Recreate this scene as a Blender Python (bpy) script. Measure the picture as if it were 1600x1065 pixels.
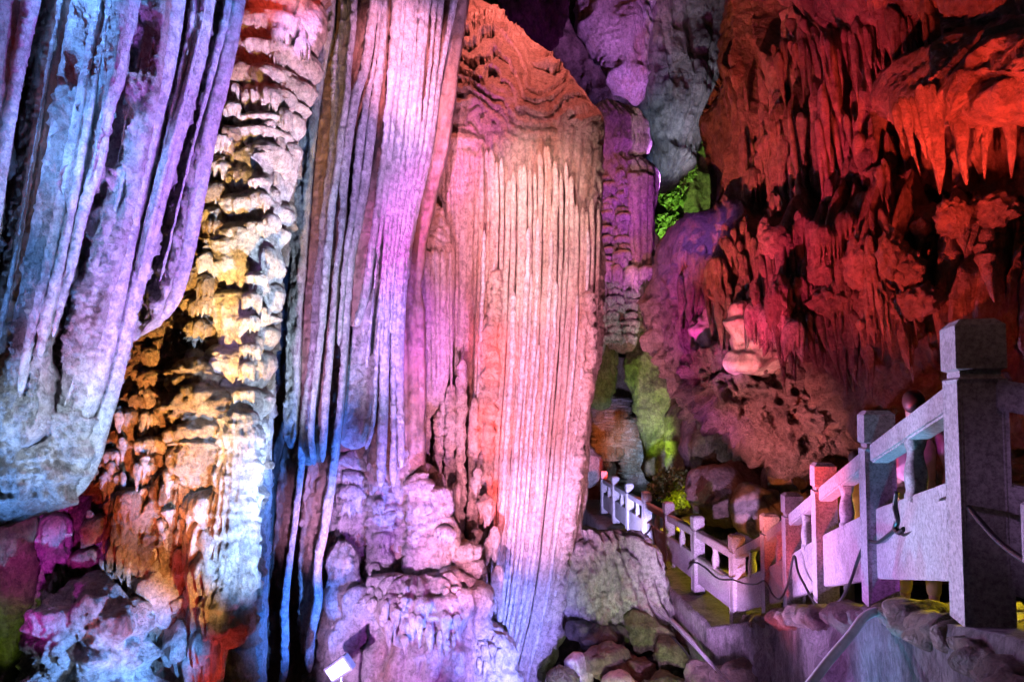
import bpy, bmesh, math, random
import numpy as np
from mathutils import Vector, Matrix
R = math.radians
scene = bpy.context.scene
for o in list(bpy.data.objects): bpy.data.objects.remove(o)
random.seed(11); RNG = np.random.default_rng(11)

# ------------------------------------------------------------------ camera
F = 1067.0; PITCH = math.atan(0.052); HC = 3.1
cam_d = bpy.data.cameras.new('camera'); cam = bpy.data.objects.new('camera', cam_d)
scene.collection.objects.link(cam); scene.camera = cam
cam_d.sensor_width = 36; cam_d.lens = 36 * F / 1600; cam_d.shift_y = 57 / 1600
cam_d.clip_end = 300; cam_d.clip_start = .05
cam.location = (0, 0, HC); cam.rotation_euler = (math.pi / 2 + PITCH, 0, 0)
CP, SP_ = math.cos(PITCH), math.sin(PITCH)

def P(px, py, Y):
    """world point seen at photo pixel px,py at distance Y along the world y axis"""
    px = np.asarray(px, float); py = np.asarray(py, float)
    x = (px - 800) / F; y = (532.5 - py) / F + 57 / F
    k = Y / (CP - y * SP_)
    return np.stack(np.broadcast_arrays(x * k, Y + 0 * k, HC + (SP_ + y * CP) * k), -1)
def proj(p):
    X, Y, Z = p[..., 0], p[..., 1], p[..., 2] - HC
    dpt = Y * CP + Z * SP_; u = -Y * SP_ + Z * CP
    return 800 + F * X / dpt, 532.5 + 57 - F * u / dpt

# ------------------------------------------------------------------ world and exposure
w = bpy.data.worlds.new('World'); scene.world = w; w.use_nodes = True
nt = w.node_tree; bg = nt.nodes['Background']
sky = nt.nodes.new('ShaderNodeTexSky'); sky.sky_type = 'NISHITA'; sky.sun_disc = False
sky.sun_elevation = R(-4); sky.sun_rotation = R(180)
nt.links.new(sky.outputs[0], bg.inputs[0]); bg.inputs[1].default_value = .3
scene.view_settings.view_transform = 'Standard'; scene.view_settings.look = 'None'
scene.view_settings.exposure = .2; scene.view_settings.gamma = 1
scene.cycles.use_denoising = True
scene.cycles.max_bounces = 5; scene.cycles.diffuse_bounces = 3; scene.cycles.glossy_bounces = 2
scene.cycles.sample_clamp_indirect = 6

# ------------------------------------------------------------------ coloured cave floodlights
RED = (1, .06, .035); DRED = (1, .05, .15); ORG = (1, .24, .07); AMB = (1, .55, .15); YEL = (1, .72, .02)
WRM = (1, .74, .62); PNK = (1, .33, .52); DOM = (1, .2, .17); FAR = (.45, .42, 1); LAV = (.7, .39, 1); VIO = (.4, .12, 1); MAG = (.9, .05, .9); PUR = (.6, .08, 1)
BLU = (.05, .2, 1); SKY = (.13, .34, 1); CYA = (.1, .55, 1); ICE = (.52, .68, 1); WHT = (1, .92, .97); GRN = (.25, 1, .12)
LIM = (.55, .95, .2); TEA = (.03, .7, .5); VIB = (.3, .25, 1); ROS = (1, .3, .33)
KL = 1.0
def lamp(tx, ty, tY, fx, fy, fY, col, watts, ang=40, blend=.95, rad=.06):
    """a spot floodlight: aimed at what stands at pixel tx,ty / distance tY, standing at pixel fx,fy / distance fY"""
    l = bpy.data.lights.new('floodlight', 'SPOT'); o = bpy.data.objects.new('floodlight', l)
    scene.collection.objects.link(o)
    a = Vector(P(fx, fy, fY)); b = Vector(P(tx, ty, tY))
    o.location = a; o.rotation_euler = (b - a).to_track_quat('-Z', 'Y').to_euler()
    l.color = col; l.energy = watts * KL; l.spot_size = R(ang); l.spot_blend = blend; l.shadow_soft_size = rad
    return o
#LIGHTS-BEGIN
# lamp stands: pixel and distance of each cluster of floodlights, all outside the picture
BL = (-150, 1350, 4.4); ML = (250, 1400, 5.0); BM = (620, 1350, 5.2); BR = (1040, 1380, 5.2); TL = (60, -380, 4.6); TM = (700, -380, 5.6)
TR = (1350, -350, 5.0); LL = (-520, 620, 2.6); LU = (-480, -250, 2.8); RR = (1760, 560, 4.4); MR = (860, 1500, 7.0)
# target pixel and distance, lamp stand (or pixel and distance), colour, watts, cone
LAMPS = [
(840,600,12,BR,PNK,3824,50),(820,620,12,BM,PNK,3256,44),(800,700,12,ML,LAV,2083,44),(840,420,12,TM,PNK,2317,40),(590,400,9.3,ML,LAV,897,40),(590,300,9.3,BR,PNK,0,40),(360,450,7.7,BR,ICE,1913,40),(360,450,7.7,BM,LAV,0,46),(1250,350,10,BM,(1,.1,.16),423,50),(1400,300,9,(1200,1200,4.5),(1,.1,.1),14,50),(1200,560,11,BM,ROS,0,30),(640,900,10,BM,LAV,0,40),(1100,880,13,(1000,1300,7),LAV,532,60),(1320,1000,5.5,(900,1400,4),PUR,24,60),
(60,200,5.5,LU,SKY,0,40),(160,250,5.6,LU,SKY,1372,26),(190,300,5.7,LL,ICE,296,26),(290,250,6.1,LL,VIO,317,20),(280,380,6.1,LL,VIO,340,18),(170,520,5.8,LL,LAV,692,24),(120,660,5.8,LL,ICE,835,26),(15,200,5.4,LL,RED,0,30),(640,200,9.8,TL,LAV,3203,16),(660,330,9.9,ML,MAG,7000,12),(300,620,7.9,MR,RED,0,14),
(60,120,5.5,LL,RED,118,40),(80,120,5.5,TM,SKY,1809,34),(160,120,5.6,TL,SKY,1145,30),(160,120,5.6,BM,ICE,181,34),(280,120,6,BR,VIO,1506,28),(280,100,6,TM,LAV,0,37),
(60,330,5.6,LL,SKY,642,34),(80,340,5.6,BM,CYA,0,31),(180,350,5.7,BL,RED,0,31),(190,350,5.7,TM,LAV,1114,31),(270,330,6.1,BM,VIO,4233,28),(280,330,6.1,TM,LAV,0,25),
(50,560,5.6,BL,SKY,1120,34),(80,560,5.6,BM,ICE,0,40),(150,600,5.8,BM,ICE,1428,31),(150,560,5.8,ML,RED,0,25),(50,740,5.8,BL,ICE,0,34),(60,740,5.8,BM,WHT,0,31),
(430,60,7.7,TL,RED,152,34),(440,80,7.7,BR,PNK,6479,20),(430,120,7.7,BM,ICE,0,22),(350,270,7.8,ML,AMB,2238,25),(410,300,7.8,BR,ICE,7000,22),(400,420,7.7,BM,ICE,274,22),(330,430,7.8,ML,AMB,5136,25),
(300,540,7.8,ML,AMB,1747,28),(320,560,7.8,BM,RED,0,19),(390,600,7.7,BR,ICE,2009,19),(230,650,7.9,BM,AMB,147,22),(250,660,7.9,ML,ORG,2561,25),(380,800,7.6,BR,SKY,7000,22),(350,800,7.6,BM,ICE,2427,22),
(210,850,7.8,ML,RED,557,28),(220,860,7.8,BM,AMB,1432,14),(140,1000,7.4,BM,SKY,4826,25),(140,1000,7.4,ML,ICE,206,31),(85,860,7.7,BL,MAG,524,22),(20,950,7.6,BL,LIM,0,22),
(500,120,9.3,TL,RED,113,19),(480,200,9.3,BM,BLU,1173,16),(560,100,9.3,TL,RED,663,19),(560,150,9.3,BR,PNK,0,19),(650,120,9.8,TM,PNK,3230,31),(650,120,9.8,BR,LAV,7000,22),
(580,330,9.4,BM,LAV,0,22),(590,330,9.4,TM,LAV,427,25),(590,330,9.4,BR,PNK,0,19),(470,450,9.2,BR,BLU,0,16),(550,520,9.3,ML,LAV,3598,22),(550,520,9.3,BR,ICE,2121,20),(625,520,9.8,BR,VIO,7000,14),
(430,720,9.2,BR,BLU,5239,22),(410,620,8.8,BM,ICE,4701,16),(440,930,9.2,BR,BLU,7000,22),(490,820,9.5,MR,ORG,2558,12),(510,820,9.5,BM,LAV,2887,19),(610,760,10,BR,VIO,2318,22),(600,780,10,ML,LAV,0,22),(600,760,10,MR,BLU,4774,28),
(620,980,10,ML,LAV,2332,28),(640,960,10,BR,PUR,912,28),(700,950,10,MR,LAV,0,31),
(790,80,13,(840,-500,11.5),DOM,7000,50),(800,110,13,BM,DOM,2525,24),(800,150,12.4,BM,PNK,5525,19),(720,320,11.8,BR,PNK,2853,17),(720,300,11.8,TM,PNK,0,19),(860,320,12,BM,WRM,5381,19),(850,320,12,TM,WRM,2465,22),
(670,520,11.2,BR,PUR,4559,14),(670,540,11.2,BM,LAV,2249,12),(850,560,12,BM,PNK,3069,19),(850,560,12,TM,WRM,517,19),(850,560,12,BR,WRM,0,19),(765,520,11.8,BR,RED,7000,7),(760,650,11.6,BR,RED,7000,8),(770,760,11.5,BR,RED,7000,7),(850,800,11.5,BM,LAV,5912,20),(880,780,11.5,BR,WHT,0,17),
(780,980,11.5,BR,VIB,7000,30),(800,960,11.5,BM,LAV,367,19),(685,850,10.4,BR,PNK,2192,12),

(1080,40,21,(1085,400,17),ICE,1670,40),
(1090,740,17,(1060,830,14),YEL,383,50),
(1180,100,12,BM,ORG,4364,22),(1160,260,12,BM,ORG,0,16),(1280,120,9.5,BM,DRED,5778,25),(1290,80,9.5,RR,RED,1803,30),(1480,50,7.5,RR,RED,2317,34),(1400,60,8.5,BR,RED,734,31),(1500,220,6.7,RR,RED,0,34),(1500,230,6.8,BM,RED,5491,31),
(1200,340,11,BM,DRED,3238,22),(1250,300,10.5,TM,DRED,0,28),(1350,330,9.5,RR,RED,0,34),(1350,330,9.5,BM,DRED,1031,22),(1095,450,11.8,BM,PUR,0,17),(1110,440,11.8,TM,VIO,3210,16),(1210,480,11,BM,DRED,0,17),(1290,500,10.5,BR,DRED,0,22),
(1420,400,8.5,BM,RED,0,22),(1165,525,10,BM,WRM,1625,12),(1130,610,11,BM,LAV,0,16),(1250,630,10.5,BM,ROS,5361,19),(1280,620,10.5,BR,RED,700,25),(1390,640,9,BM,ROS,0,16),(1250,740,13.5,BM,ORG,1600,14),(1180,770,14,(1215,880,11.6),ORG,0,50),(1560,600,7,RR,RED,115,50),
(1420,780,3.9,(300,900,6.4),LAV,1386,44),(1500,760,3.2,(520,1100,5.5),ICE,668,34),(1280,860,6.4,(560,1150,8.0),LAV,4078,30),(1060,860,13,(930,1220,7.5),LAV,0,40),(1100,860,12,(1010,1200,6.5),LAV,2584,30),(970,800,18,(950,900,13.5),FAR,3405,60),(1400,700,4.3,(1100,1500,4.6),CYA,521,50),
(1350,1040,4.6,(700,1300,4.2),PUR,256,50),(1300,1010,6,(700,1400,5),LAV,282,60),
(940,890,12,(1000,1350,8.5),(.6,1,.8),0,34),(1030,1000,11,(1060,1250,8),LIM,199,50),(1000,1000,11,(900,1400,8),(.8,1,.7),432,60),(930,1010,11,(900,1400,8.5),DRED,32,30),
]
for L_ in LAMPS: lamp(*L_[:3], *L_[3], *L_[4:])
# lamps in the gap, the far chamber and low between the formations, plus a dim warm fill added for the near post's front
for L_ in ((985, 330, 15, (1010, 560, 12.8), (.75, .04, 1), 330, 80), (985, 220, 15, (1000, 440, 13.2), (.5, .04, 1), 260, 60), (965, 60, 17.5, (1065, 330, 15), (.65, .22, 1), 2200, 44), (770, 520, 11.7, BR, RED, 4200, 9), (768, 650, 11.6, BR, RED, 4200, 9), (775, 780, 11.6, BR, RED, 3000, 8), (775, 970, 11.4, BR, BLU, 3600, 20), (1090, 455, 11.8, BM, MAG, 2600, 11), (1570, 760, 2.5, LL, LAV, 330, 13), (1205, 470, 11, BM, PUR, 2200, 6), (1150, 620, 11, BM, PUR, 1500, 10), (1020, 200, 19, (1060, 400, 16.5), BLU, 420, 44), (900, 130, 19, (935, 330, 15.5), PUR, 700, 50),
           (970, 490, 16, (1010, 690, 13.5), TEA, 170, 40), (1020, 480, 17, (1040, 670, 15), (.7, .95, .3), 130, 40), (1060, 320, 25, (1045, 500, 21), (.55, .95, .25), 2600, 50), (1020, 600, 20, (1020, 760, 17.5), (.5, .75, .1), 620, 60),
           (1000, 700, 27, (990, 700, 23.5), ICE, 420, 60), (945, 680, 27, (950, 690, 24), ORG, 300, 60), (1050, 710, 27, (1050, 700, 24), SKY, 420, 60), (925, 730, 22.4, (960, 735, 20), RED, 200, 40), (940, 600, 19, (985, 700, 16), GRN, 90, 50),
           (310, 520, 7.8, (330, 1260, 7.2), RED, 130, 36), (200, 850, 7.8, (215, 1300, 7.2), RED, 30, 36), (15, 950, 7.6, (-60, 1250, 6.2), (.6, .85, .15), 70, 24), (75, 900, 7.8, (60, 1250, 6.6), MAG, 70, 20), (180, 350, 5.7, BL, RED, 260, 22), (1545, 560, 3.0, (1720, -200, 1.9), (1, .4, .38), 5, 60), (1290, 800, 6.3, (1480, 500, 3.6), (.8, .6, 1), 5, 50)): lamp(*L_[:3], *L_[3], *L_[4:])
# small yellow walkway lamps behind the railings
for L_ in ((1430, 925, 5.8, (1500, 790, 6.3), YEL, 130, 110), (1590, 950, 4.2, (1640, 830, 4.6), YEL, 40, 110), (1240, 915, 8.7, (1320, 840, 9.0), YEL, 130, 110), (1110, 890, 13, (1170, 840, 13.4), YEL, 80, 110), (1030, 840, 18, (1060, 815, 18.2), YEL, 80, 110)): lamp(*L_[:3], *L_[3], *L_[4:])
#LIGHTS-END

def bst(a, ax=-1): return np.stack(np.broadcast_arrays(*a), ax)
# ------------------------------------------------------------------ noise
_T = RNG.random(65536) * 2 - 1
def vn(p, seed=0):
    i = np.floor(p).astype(np.int64); f = p - i; f = f * f * f * (f * (f * 6 - 15) + 10)
    def h(a, b, c): return _T[((i[..., 0] + a) * 73856093 ^ (i[..., 1] + b) * 19349663 ^ (i[..., 2] + c) * 83492791 ^ (seed * 7919 + 13)) & 65535]
    fx, fy, fz = f[..., 0], f[..., 1], f[..., 2]
    x0 = h(0, 0, 0) * (1 - fx) + h(1, 0, 0) * fx; x1 = h(0, 1, 0) * (1 - fx) + h(1, 1, 0) * fx
    x2 = h(0, 0, 1) * (1 - fx) + h(1, 0, 1) * fx; x3 = h(0, 1, 1) * (1 - fx) + h(1, 1, 1) * fx
    return (x0 * (1 - fy) + x1 * fy) * (1 - fz) + (x2 * (1 - fy) + x3 * fy) * fz
def fbm(p, f=1., o=4, s=0, g=.5, st=(1, 1, 1)):
    p = p * np.array(st) * f; a = 1.; r = 0
    for k in range(o): r = r + a * vn(p, s + k); p = p * 2.03 + 11.7; a *= g
    return r
def ridged(p, f=1., o=4, s=0, g=.5, st=(1, 1, 1)):
    p = p * np.array(st) * f; a = 1.; r = 0
    for k in range(o): r = r + a * (1 - 2 * np.abs(vn(p, s + k))); p = p * 2.03 + 11.7; a *= g
    return r
def cells(p, f=1., s=0):
    """distance to the nearest feature point (rounded nodules)"""
    p = p * f; i = np.floor(p); best = np.full(p.shape[:-1], 9.)
    for a in (-1, 0, 1):
        for b in (-1, 0, 1):
            for c in (-1, 0, 1):
                q = i + (a, b, c); qi = q.astype(np.int64)
                hh = (qi[..., 0] * 73856093 ^ qi[..., 1] * 19349663 ^ qi[..., 2] * 83492791 ^ (s * 7919))
                pt = q + .5 + .45 * bst([_T[hh & 65535], _T[(hh * 31 + 7) & 65535], _T[(hh * 57 + 3) & 65535]], -1)
                best = np.minimum(best, ((p - pt) ** 2).sum(-1))
    return np.sqrt(best)
def ss(a, b, x): t = np.clip((x - a) / (b - a), 0, 1); return t * t * (3 - 2 * t)

# ------------------------------------------------------------------ materials
def rock(name, a, b, stain=None, scale=1., bump=.6, rough=.5, stretch=1., fine=60., spec=.5):
    m = bpy.data.materials.new(name); m.use_nodes = True; t = m.node_tree; N = t.nodes; L = t.links
    bs = N['Principled BSDF']; bs.inputs['Roughness'].default_value = rough
    bs.inputs['Specular IOR Level'].default_value = spec
    g = N.new('ShaderNodeNewGeometry'); mp = N.new('ShaderNodeMapping'); mp.inputs['Scale'].default_value = (scale, scale, scale * stretch)
    L.new(g.outputs['Position'], mp.inputs[0])
    mb = N.new('ShaderNodeMapping'); mb.inputs['Scale'].default_value = (scale, scale, scale * max(stretch, .8)); L.new(g.outputs['Position'], mb.inputs[0])
    def noise(f, d=6, r=.6, iso=False):
        n = N.new('ShaderNodeTexNoise'); n.inputs['Scale'].default_value = f; n.inputs['Detail'].default_value = d
        n.inputs['Roughness'].default_value = r; L.new((mb if iso else mp).outputs[0], n.inputs[0]); return n
    n1 = noise(1.7, 10, .72); r1 = N.new('ShaderNodeValToRGB'); r1.color_ramp.elements[0].position = .33; r1.color_ramp.elements[1].position = .66
    r1.color_ramp.elements[0].color = (*a, 1); r1.color_ramp.elements[1].color = (*b, 1); L.new(n1.outputs[0], r1.inputs[0])
    col = r1.outputs[0]
    if stain:
        n2 = noise(.9, 7, .7); r2 = N.new('ShaderNodeValToRGB'); r2.color_ramp.elements[0].position = .52; r2.color_ramp.elements[1].position = .68
        L.new(n2.outputs[0], r2.inputs[0]); mx = N.new('ShaderNodeMix'); mx.data_type = 'RGBA'
        L.new(r2.outputs[0], mx.inputs[0]); L.new(col, mx.inputs[6]); mx.inputs[7].default_value = (*stain, 1); col = mx.outputs[2]
    n3 = noise(fine * .22, 8, .82, True); r3 = N.new('ShaderNodeMapRange'); r3.inputs[1].default_value = .4; r3.inputs[2].default_value = .58
    r3.inputs[3].default_value = .3; r3.inputs[4].default_value = 1.0
    L.new(n3.outputs[0], r3.inputs[0]); mm = N.new('ShaderNodeMix'); mm.data_type = 'RGBA'; mm.blend_type = 'MULTIPLY'; mm.inputs[0].default_value = .85
    L.new(col, mm.inputs[6]); L.new(r3.outputs[0], mm.inputs[7]); L.new(mm.outputs[2], bs.inputs['Base Color'])
    rr = N.new('ShaderNodeMapRange'); rr.inputs[3].default_value = rough - .15; rr.inputs[4].default_value = rough + .2
    L.new(n1.outputs[0], rr.inputs[0]); L.new(rr.outputs[0], bs.inputs['Roughness'])
    nb = noise(fine * .42, 6, .8, True); nc = noise(7, 8, .7, True); ad = N.new('ShaderNodeMath'); ad.operation = 'MULTIPLY_ADD'; ad.inputs[1].default_value = .5
    L.new(nb.outputs[0], ad.inputs[0]); L.new(nc.outputs[0], ad.inputs[2])
    bp = N.new('ShaderNodeBump'); bp.inputs['Strength'].default_value = bump; bp.inputs['Distance'].default_value = .16
    L.new(ad.outputs[0], bp.inputs['Height']); L.new(bp.outputs[0], bs.inputs['Normal'])
    return m
M = dict(
    calc=rock('white calcite', (.5, .46, .4), (.72, .68, .62), (.42, .27, .17), 1, .9, .36, .25),
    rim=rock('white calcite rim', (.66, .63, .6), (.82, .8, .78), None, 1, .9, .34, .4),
    gritty=rock('gritty calcite', (.42, .37, .32), (.7, .66, .61), (.36, .13, .09), 1.3, .95, .4, .3, 50),
    smooth=rock('smooth brown calcite', (.26, .16, .11), (.42, .29, .22), (.2, .09, .05), .8, .5, .35, .12, 40),
    flow=rock('flowstone', (.5, .42, .35), (.68, .6, .52), (.45, .28, .18), 1.2, .85, .36, .18),
    tan=rock('tan dripstone', (.3, .2, .12), (.58, .47, .34), (.14, .07, .04), 1.9, .95, .36, .5),
    wall=rock('brown limestone', (.2, .14, .1), (.38, .29, .23), (.1, .06, .04), .9, .9, .5, .6, 40),
    pit=rock('pitted limestone', (.22, .15, .13), (.46, .36, .32), (.06, .035, .03), 2.2, 1., .5, 1, 30),
    pale=rock('pale worn limestone', (.5, .42, .36), (.66, .58, .52), (.4, .25, .16), .8, .2, .5, 1, 30),
    dark=rock('dark limestone', (.07, .055, .05), (.2, .16, .14), (.03, .02, .02), .8, .9, .5, .7, 30),
    moss=rock('mossy limestone', (.16, .2, .05), (.36, .33, .18), (.05, .05, .02), 1.5, .9, .6, .7, 30),
    body=rock('column flowstone', (.34, .25, .2), (.52, .42, .36), (.3, .16, .1), 1.2, .85, .36, .18),
    render_wall=rock('stained render', (.13, .11, .11), (.5, .45, .46), (.02, .02, .02), 1.6, 1., .4, .45, 60),
    concrete=rock('carved stone', (.42, .38, .38), (.56, .52, .52), (.3, .26, .26), 2.2, .25, .5, 1, 90),
    mortar=rock('stained render', (.2, .17, .17), (.5, .46, .46), (.03, .03, .03), 2.2, 1., .4, .6, 40),
)
def plain(name, col, rough=.5, emit=None, es=1., metal=0.):
    m = bpy.data.materials.new(name); m.use_nodes = True; t = m.node_tree; b = t.nodes['Principled BSDF']
    n = t.nodes.new('ShaderNodeTexNoise'); n.inputs['Scale'].default_value = 14; n.inputs['Detail'].default_value = 6
    g = t.nodes.new('ShaderNodeNewGeometry'); t.links.new(g.outputs['Position'], n.inputs[0])
    r = t.nodes.new('ShaderNodeValToRGB'); r.color_ramp.elements[0].position = .3; r.color_ramp.elements[1].position = .7
    r.color_ramp.elements[0].color = (*[c * .75 for c in col], 1); r.color_ramp.elements[1].color = (*[min(1, c * 1.15) for c in col], 1)
    t.links.new(n.outputs[0], r.inputs[0]); t.links.new(r.outputs[0], b.inputs['Base Color'])
    b.inputs['Roughness'].default_value = rough; b.inputs['Metallic'].default_value = metal
    if emit: b.inputs['Emission Color'].default_value = (*emit, 1); b.inputs['Emission Strength'].default_value = es
    return m
M['cable'] = plain('black cable', (.02, .02, .02), .35)
M['pipe'] = plain('grey conduit', (.5, .5, .52), .35)
M['board'] = plain('sign face', (.75, .8, .78), .4, (.75, 1, .9), .9)
M['metal'] = plain('grey metal', (.35, .36, .38), .4, metal=.6)

# ------------------------------------------------------------------ object helpers
def thing(name, loc, label, cat, group=None):
    o = bpy.data.objects.new(name, None); scene.collection.objects.link(o); o.location = Vector(loc); o.empty_display_size = .2
    o['label'] = label; o['category'] = cat; o['kind'] = 'thing'
    if group: o['group'] = group
    return o
def tag(o, label, cat, group=None):
    o['label'] = label; o['category'] = cat; o['kind'] = 'thing'
    if group: o['group'] = group
    return o
def link(name, me, parent=None, loc=(0, 0, 0)):
    o = bpy.data.objects.new(name, me); scene.collection.objects.link(o)
    if parent: o.parent = parent; o.location = Vector(loc) - abs_loc(parent)
    else: o.location = Vector(loc)
    return o
def abs_loc(o):
    v = Vector(o.location)
    while o.parent: o = o.parent; v = v + Vector(o.location)
    return v
def grid_mesh(name, V, mat, wrap=True, capped=True):
    """V: rows x cols x 3"""
    nv, nu = V.shape[:2]; vs = V.reshape(-1, 3); a = np.arange(nv - 1)[:, None] * nu; c = np.arange(nu if wrap else nu - 1)[None]
    c1 = (c + 1) % nu
    q = bst([a + c, a + nu + c, a + nu + c1, a + c1], -1).reshape(-1, 4)
    faces = [q]; tris = []
    if wrap and capped:
        vs = np.vstack([vs, V[0].mean(0), V[-1].mean(0)]); n = nv * nu; k = np.arange(nu); k1 = (k + 1) % nu
        tris = np.vstack([bst([np.full(nu, n), k, k1], -1), bst([np.full(nu, n + 1), (nv - 1) * nu + k1, (nv - 1) * nu + k], -1)])
    me = bpy.data.meshes.new(name); me.vertices.add(len(vs)); me.vertices.foreach_set('co', vs.astype(np.float32).ravel())
    nl = q.size + (tris.size if len(tris) else 0); npoly = len(q) + len(tris)
    me.loops.add(nl); me.polygons.add(npoly)
    li = q.ravel() if not len(tris) else np.concatenate([q.ravel(), tris.ravel()])
    ls = np.arange(len(q)) * 4
    if len(tris): ls = np.concatenate([ls, q.size + np.arange(len(tris)) * 3])
    me.loops.foreach_set('vertex_index', li.astype(np.int32)); me.polygons.foreach_set('loop_start', ls.astype(np.int32))
    me.polygons.foreach_set('use_smooth', np.ones(npoly, bool)); me.materials.append(mat)
    me.update(calc_edges=True); me.validate(); return me
def curve(ts, xs, t):
    ts = np.array(ts, float); xs = np.array(xs, float)
    if len(ts) < 3: return np.interp(t, ts, xs)
    d = np.gradient(xs, ts); i = np.clip(np.searchsorted(ts, t) - 1, 0, len(ts) - 2)
    h = ts[i + 1] - ts[i]; u = (t - ts[i]) / h
    return (2*u**3-3*u**2+1)*xs[i] + (u**3-2*u**2+u)*h*d[i] + (-2*u**3+3*u**2)*xs[i+1] + (u**3-u**2)*h*d[i+1]
def round_p(s, t): return np.sqrt(np.clip(1 - (2 * s - 1) ** 2, 0, 1))
def saw_p(s, t):   # a fold: rises to a proud rounded lip on its right edge
    return (.25 + .75 * s ** 1.2) * ss(0, .05, s) * np.sqrt(np.clip(1 - np.clip((s - .9) / .1, 0, 1) ** 2, 0, 1)) + .1 * np.exp(-((s - .93) / .035) ** 2)
class Surf: pass
def band(name, rows, Y, mat, parent=None, amp=.35, thick=.3, prof=round_p, disp=None, du=3., dv=3., top=0., bot=0., kind=None):
    rows = [tuple(r) + ((Y, Y) if len(r) == 3 else ()) for r in rows]
    ys = [r[0] for r in rows]; y0, y1 = ys[0], ys[-1]; nv = max(6, int((y1 - y0) / dv)); y = np.linspace(y0, y1, nv)
    if bot: y = y0 + (y1 - y0) * (lambda t: np.where(t > 1 - bot, 1 - bot + bot * np.sin((t - 1 + bot) / bot * math.pi / 2), t))(np.linspace(0, 1, nv))
    xl, xr, Yl, Yr = (curve(ys, [r[k] for r in rows], y) for k in (1, 2, 3, 4))
    nu = max(8, int(np.max(xr - xl) / du)); t = (y - y0) / (y1 - y0)
    a = np.linspace(0, 1, nu); s = .6 * a + .4 * (1 - np.cos(math.pi * a)) / 2
    k = np.ones(nv)
    if top: k = np.where(t < top, np.sqrt(np.clip(1 - (1 - t / top) ** 2, .0004, 1)), k)
    if bot: k = np.where(t > 1 - bot, np.sqrt(np.clip(1 - ((t - 1 + bot) / bot) ** 2, .0004, 1)), k)
    Lp = P(xl, y, Yl); Rp = P(xr, y, Yr); C = (Lp + Rp) / 2; D = (Rp - Lp) * k[:, None]; W = np.linalg.norm(D, axis=1)
    n0 = bst([D[:, 1], -D[:, 0], 0 * W], -1); n0 /= np.linalg.norm(n0, axis=1)[:, None] + 1e-9
    S, Tt = np.meshgrid(s, t)
    front = C[:, None] + D[:, None] * (S[..., None] - .5) + n0[:, None] * (prof(S, Tt) * amp * W[:, None])[..., None]
    nb = max(4, nu // 8); sb = np.linspace(1, 0, nb + 2)[1:-1]
    back = C[:, None] + D[:, None] * (sb[None, :, None] - .5) - n0[:, None] * (thick * W[:, None] * round_p(sb, 0)[None])[..., None]
    V = np.concatenate([front, back], 1)
    if disp is not None:
        du_ = np.roll(V, -1, 1) - np.roll(V, 1, 1); dv_ = np.gradient(V, axis=0); nn = np.cross(dv_, du_)
        nn /= np.linalg.norm(nn, axis=-1, keepdims=True) + 1e-9
        Sx = np.concatenate([S, np.broadcast_to(sb, (nv, nb))], 1); Tx = np.concatenate([Tt, np.broadcast_to(t[:, None], (nv, nb))], 1)
        V = V + nn * (disp(V, Sx, Tx) * k[:, None])[..., None]
    org = Vector(parent_loc(parent)) if parent else Vector(V[-1].mean(0))
    me = grid_mesh(name, V - np.array(org), mat); o = link(name, me, parent, org)
    if kind: o['kind'] = kind
    sf = Surf(); sf.o = o; fr = V[:, :nu]; sf.pts = fr[::2, ::2].reshape(-1, 3); sf.px, sf.py = proj(sf.pts); sf.V = V
    return sf
def parent_loc(p): return abs_loc(p)
def on(sf, x, y):
    d = (sf.px - x) ** 2 + (sf.py - y) ** 2; i = np.argsort(d)[:3]; return sf.pts[i[np.argmin(sf.pts[i, 1])]]

# displacement recipes
def D_grit(a, f=6, o=5, st=(1, 1, .4), s=0): return lambda p, S, T: a * (fbm(p, f, o, s, .6, st) * .5 + .35 * ridged(p, f * .45, 3, s + 9, .5, st) * .5)
def D_rock(a, f=1., s=0, o=6, st=(1, 1, 1)): return lambda p, S, T: a * (ridged(p, f, o, s, .52, st) * .45 + .4 * fbm(p, f * .5, 3, s + 5))
def D_flute(a, n, b=.01, f=8, s=0): return lambda p, S, T: a * (np.abs(np.sin(math.pi * (S * n + .5 * vn(bst([S * 6, T * 3, 0 * S], -1), s)))) ** .6) * (.6 + .4 * vn(bst([S * n, T * 2, 0 * S], -1), s + 3)) + b * fbm(p, f, 4, s, .6, (1, 1, .5))
def D_lump(a, f=2.2, s=0, b=.02): return lambda p, S, T: a * (.6 - cells(p, f, s)) + b * fbm(p, f * 4, 4, s)
def D_drip(a, f=2.5, s=0, b=.03, slope=0.):
    def g(p, S, T):
        z = p[..., 2] * f + slope * p[..., 0] + .7 * fbm(p, 1.1, 3, s, .5, (1, 1, .4)); fr = z - np.floor(z)
        comb = .5 + .5 * np.sin(p[..., 0] * 46 + 3 * vn(p * np.array((4, 4, 6)), s + 4) * 2)
        return a * ((1 - fr) ** .7 * .9 * (.75 + .25 * comb) ) * (.7 + .5 * vn(p * 1.3, s + 2)) + b * fbm(p, 7, 4, s, .6)
    return g
def D_add(*fs): return lambda p, S, T: sum(f(p, S, T) for f in fs)

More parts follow.
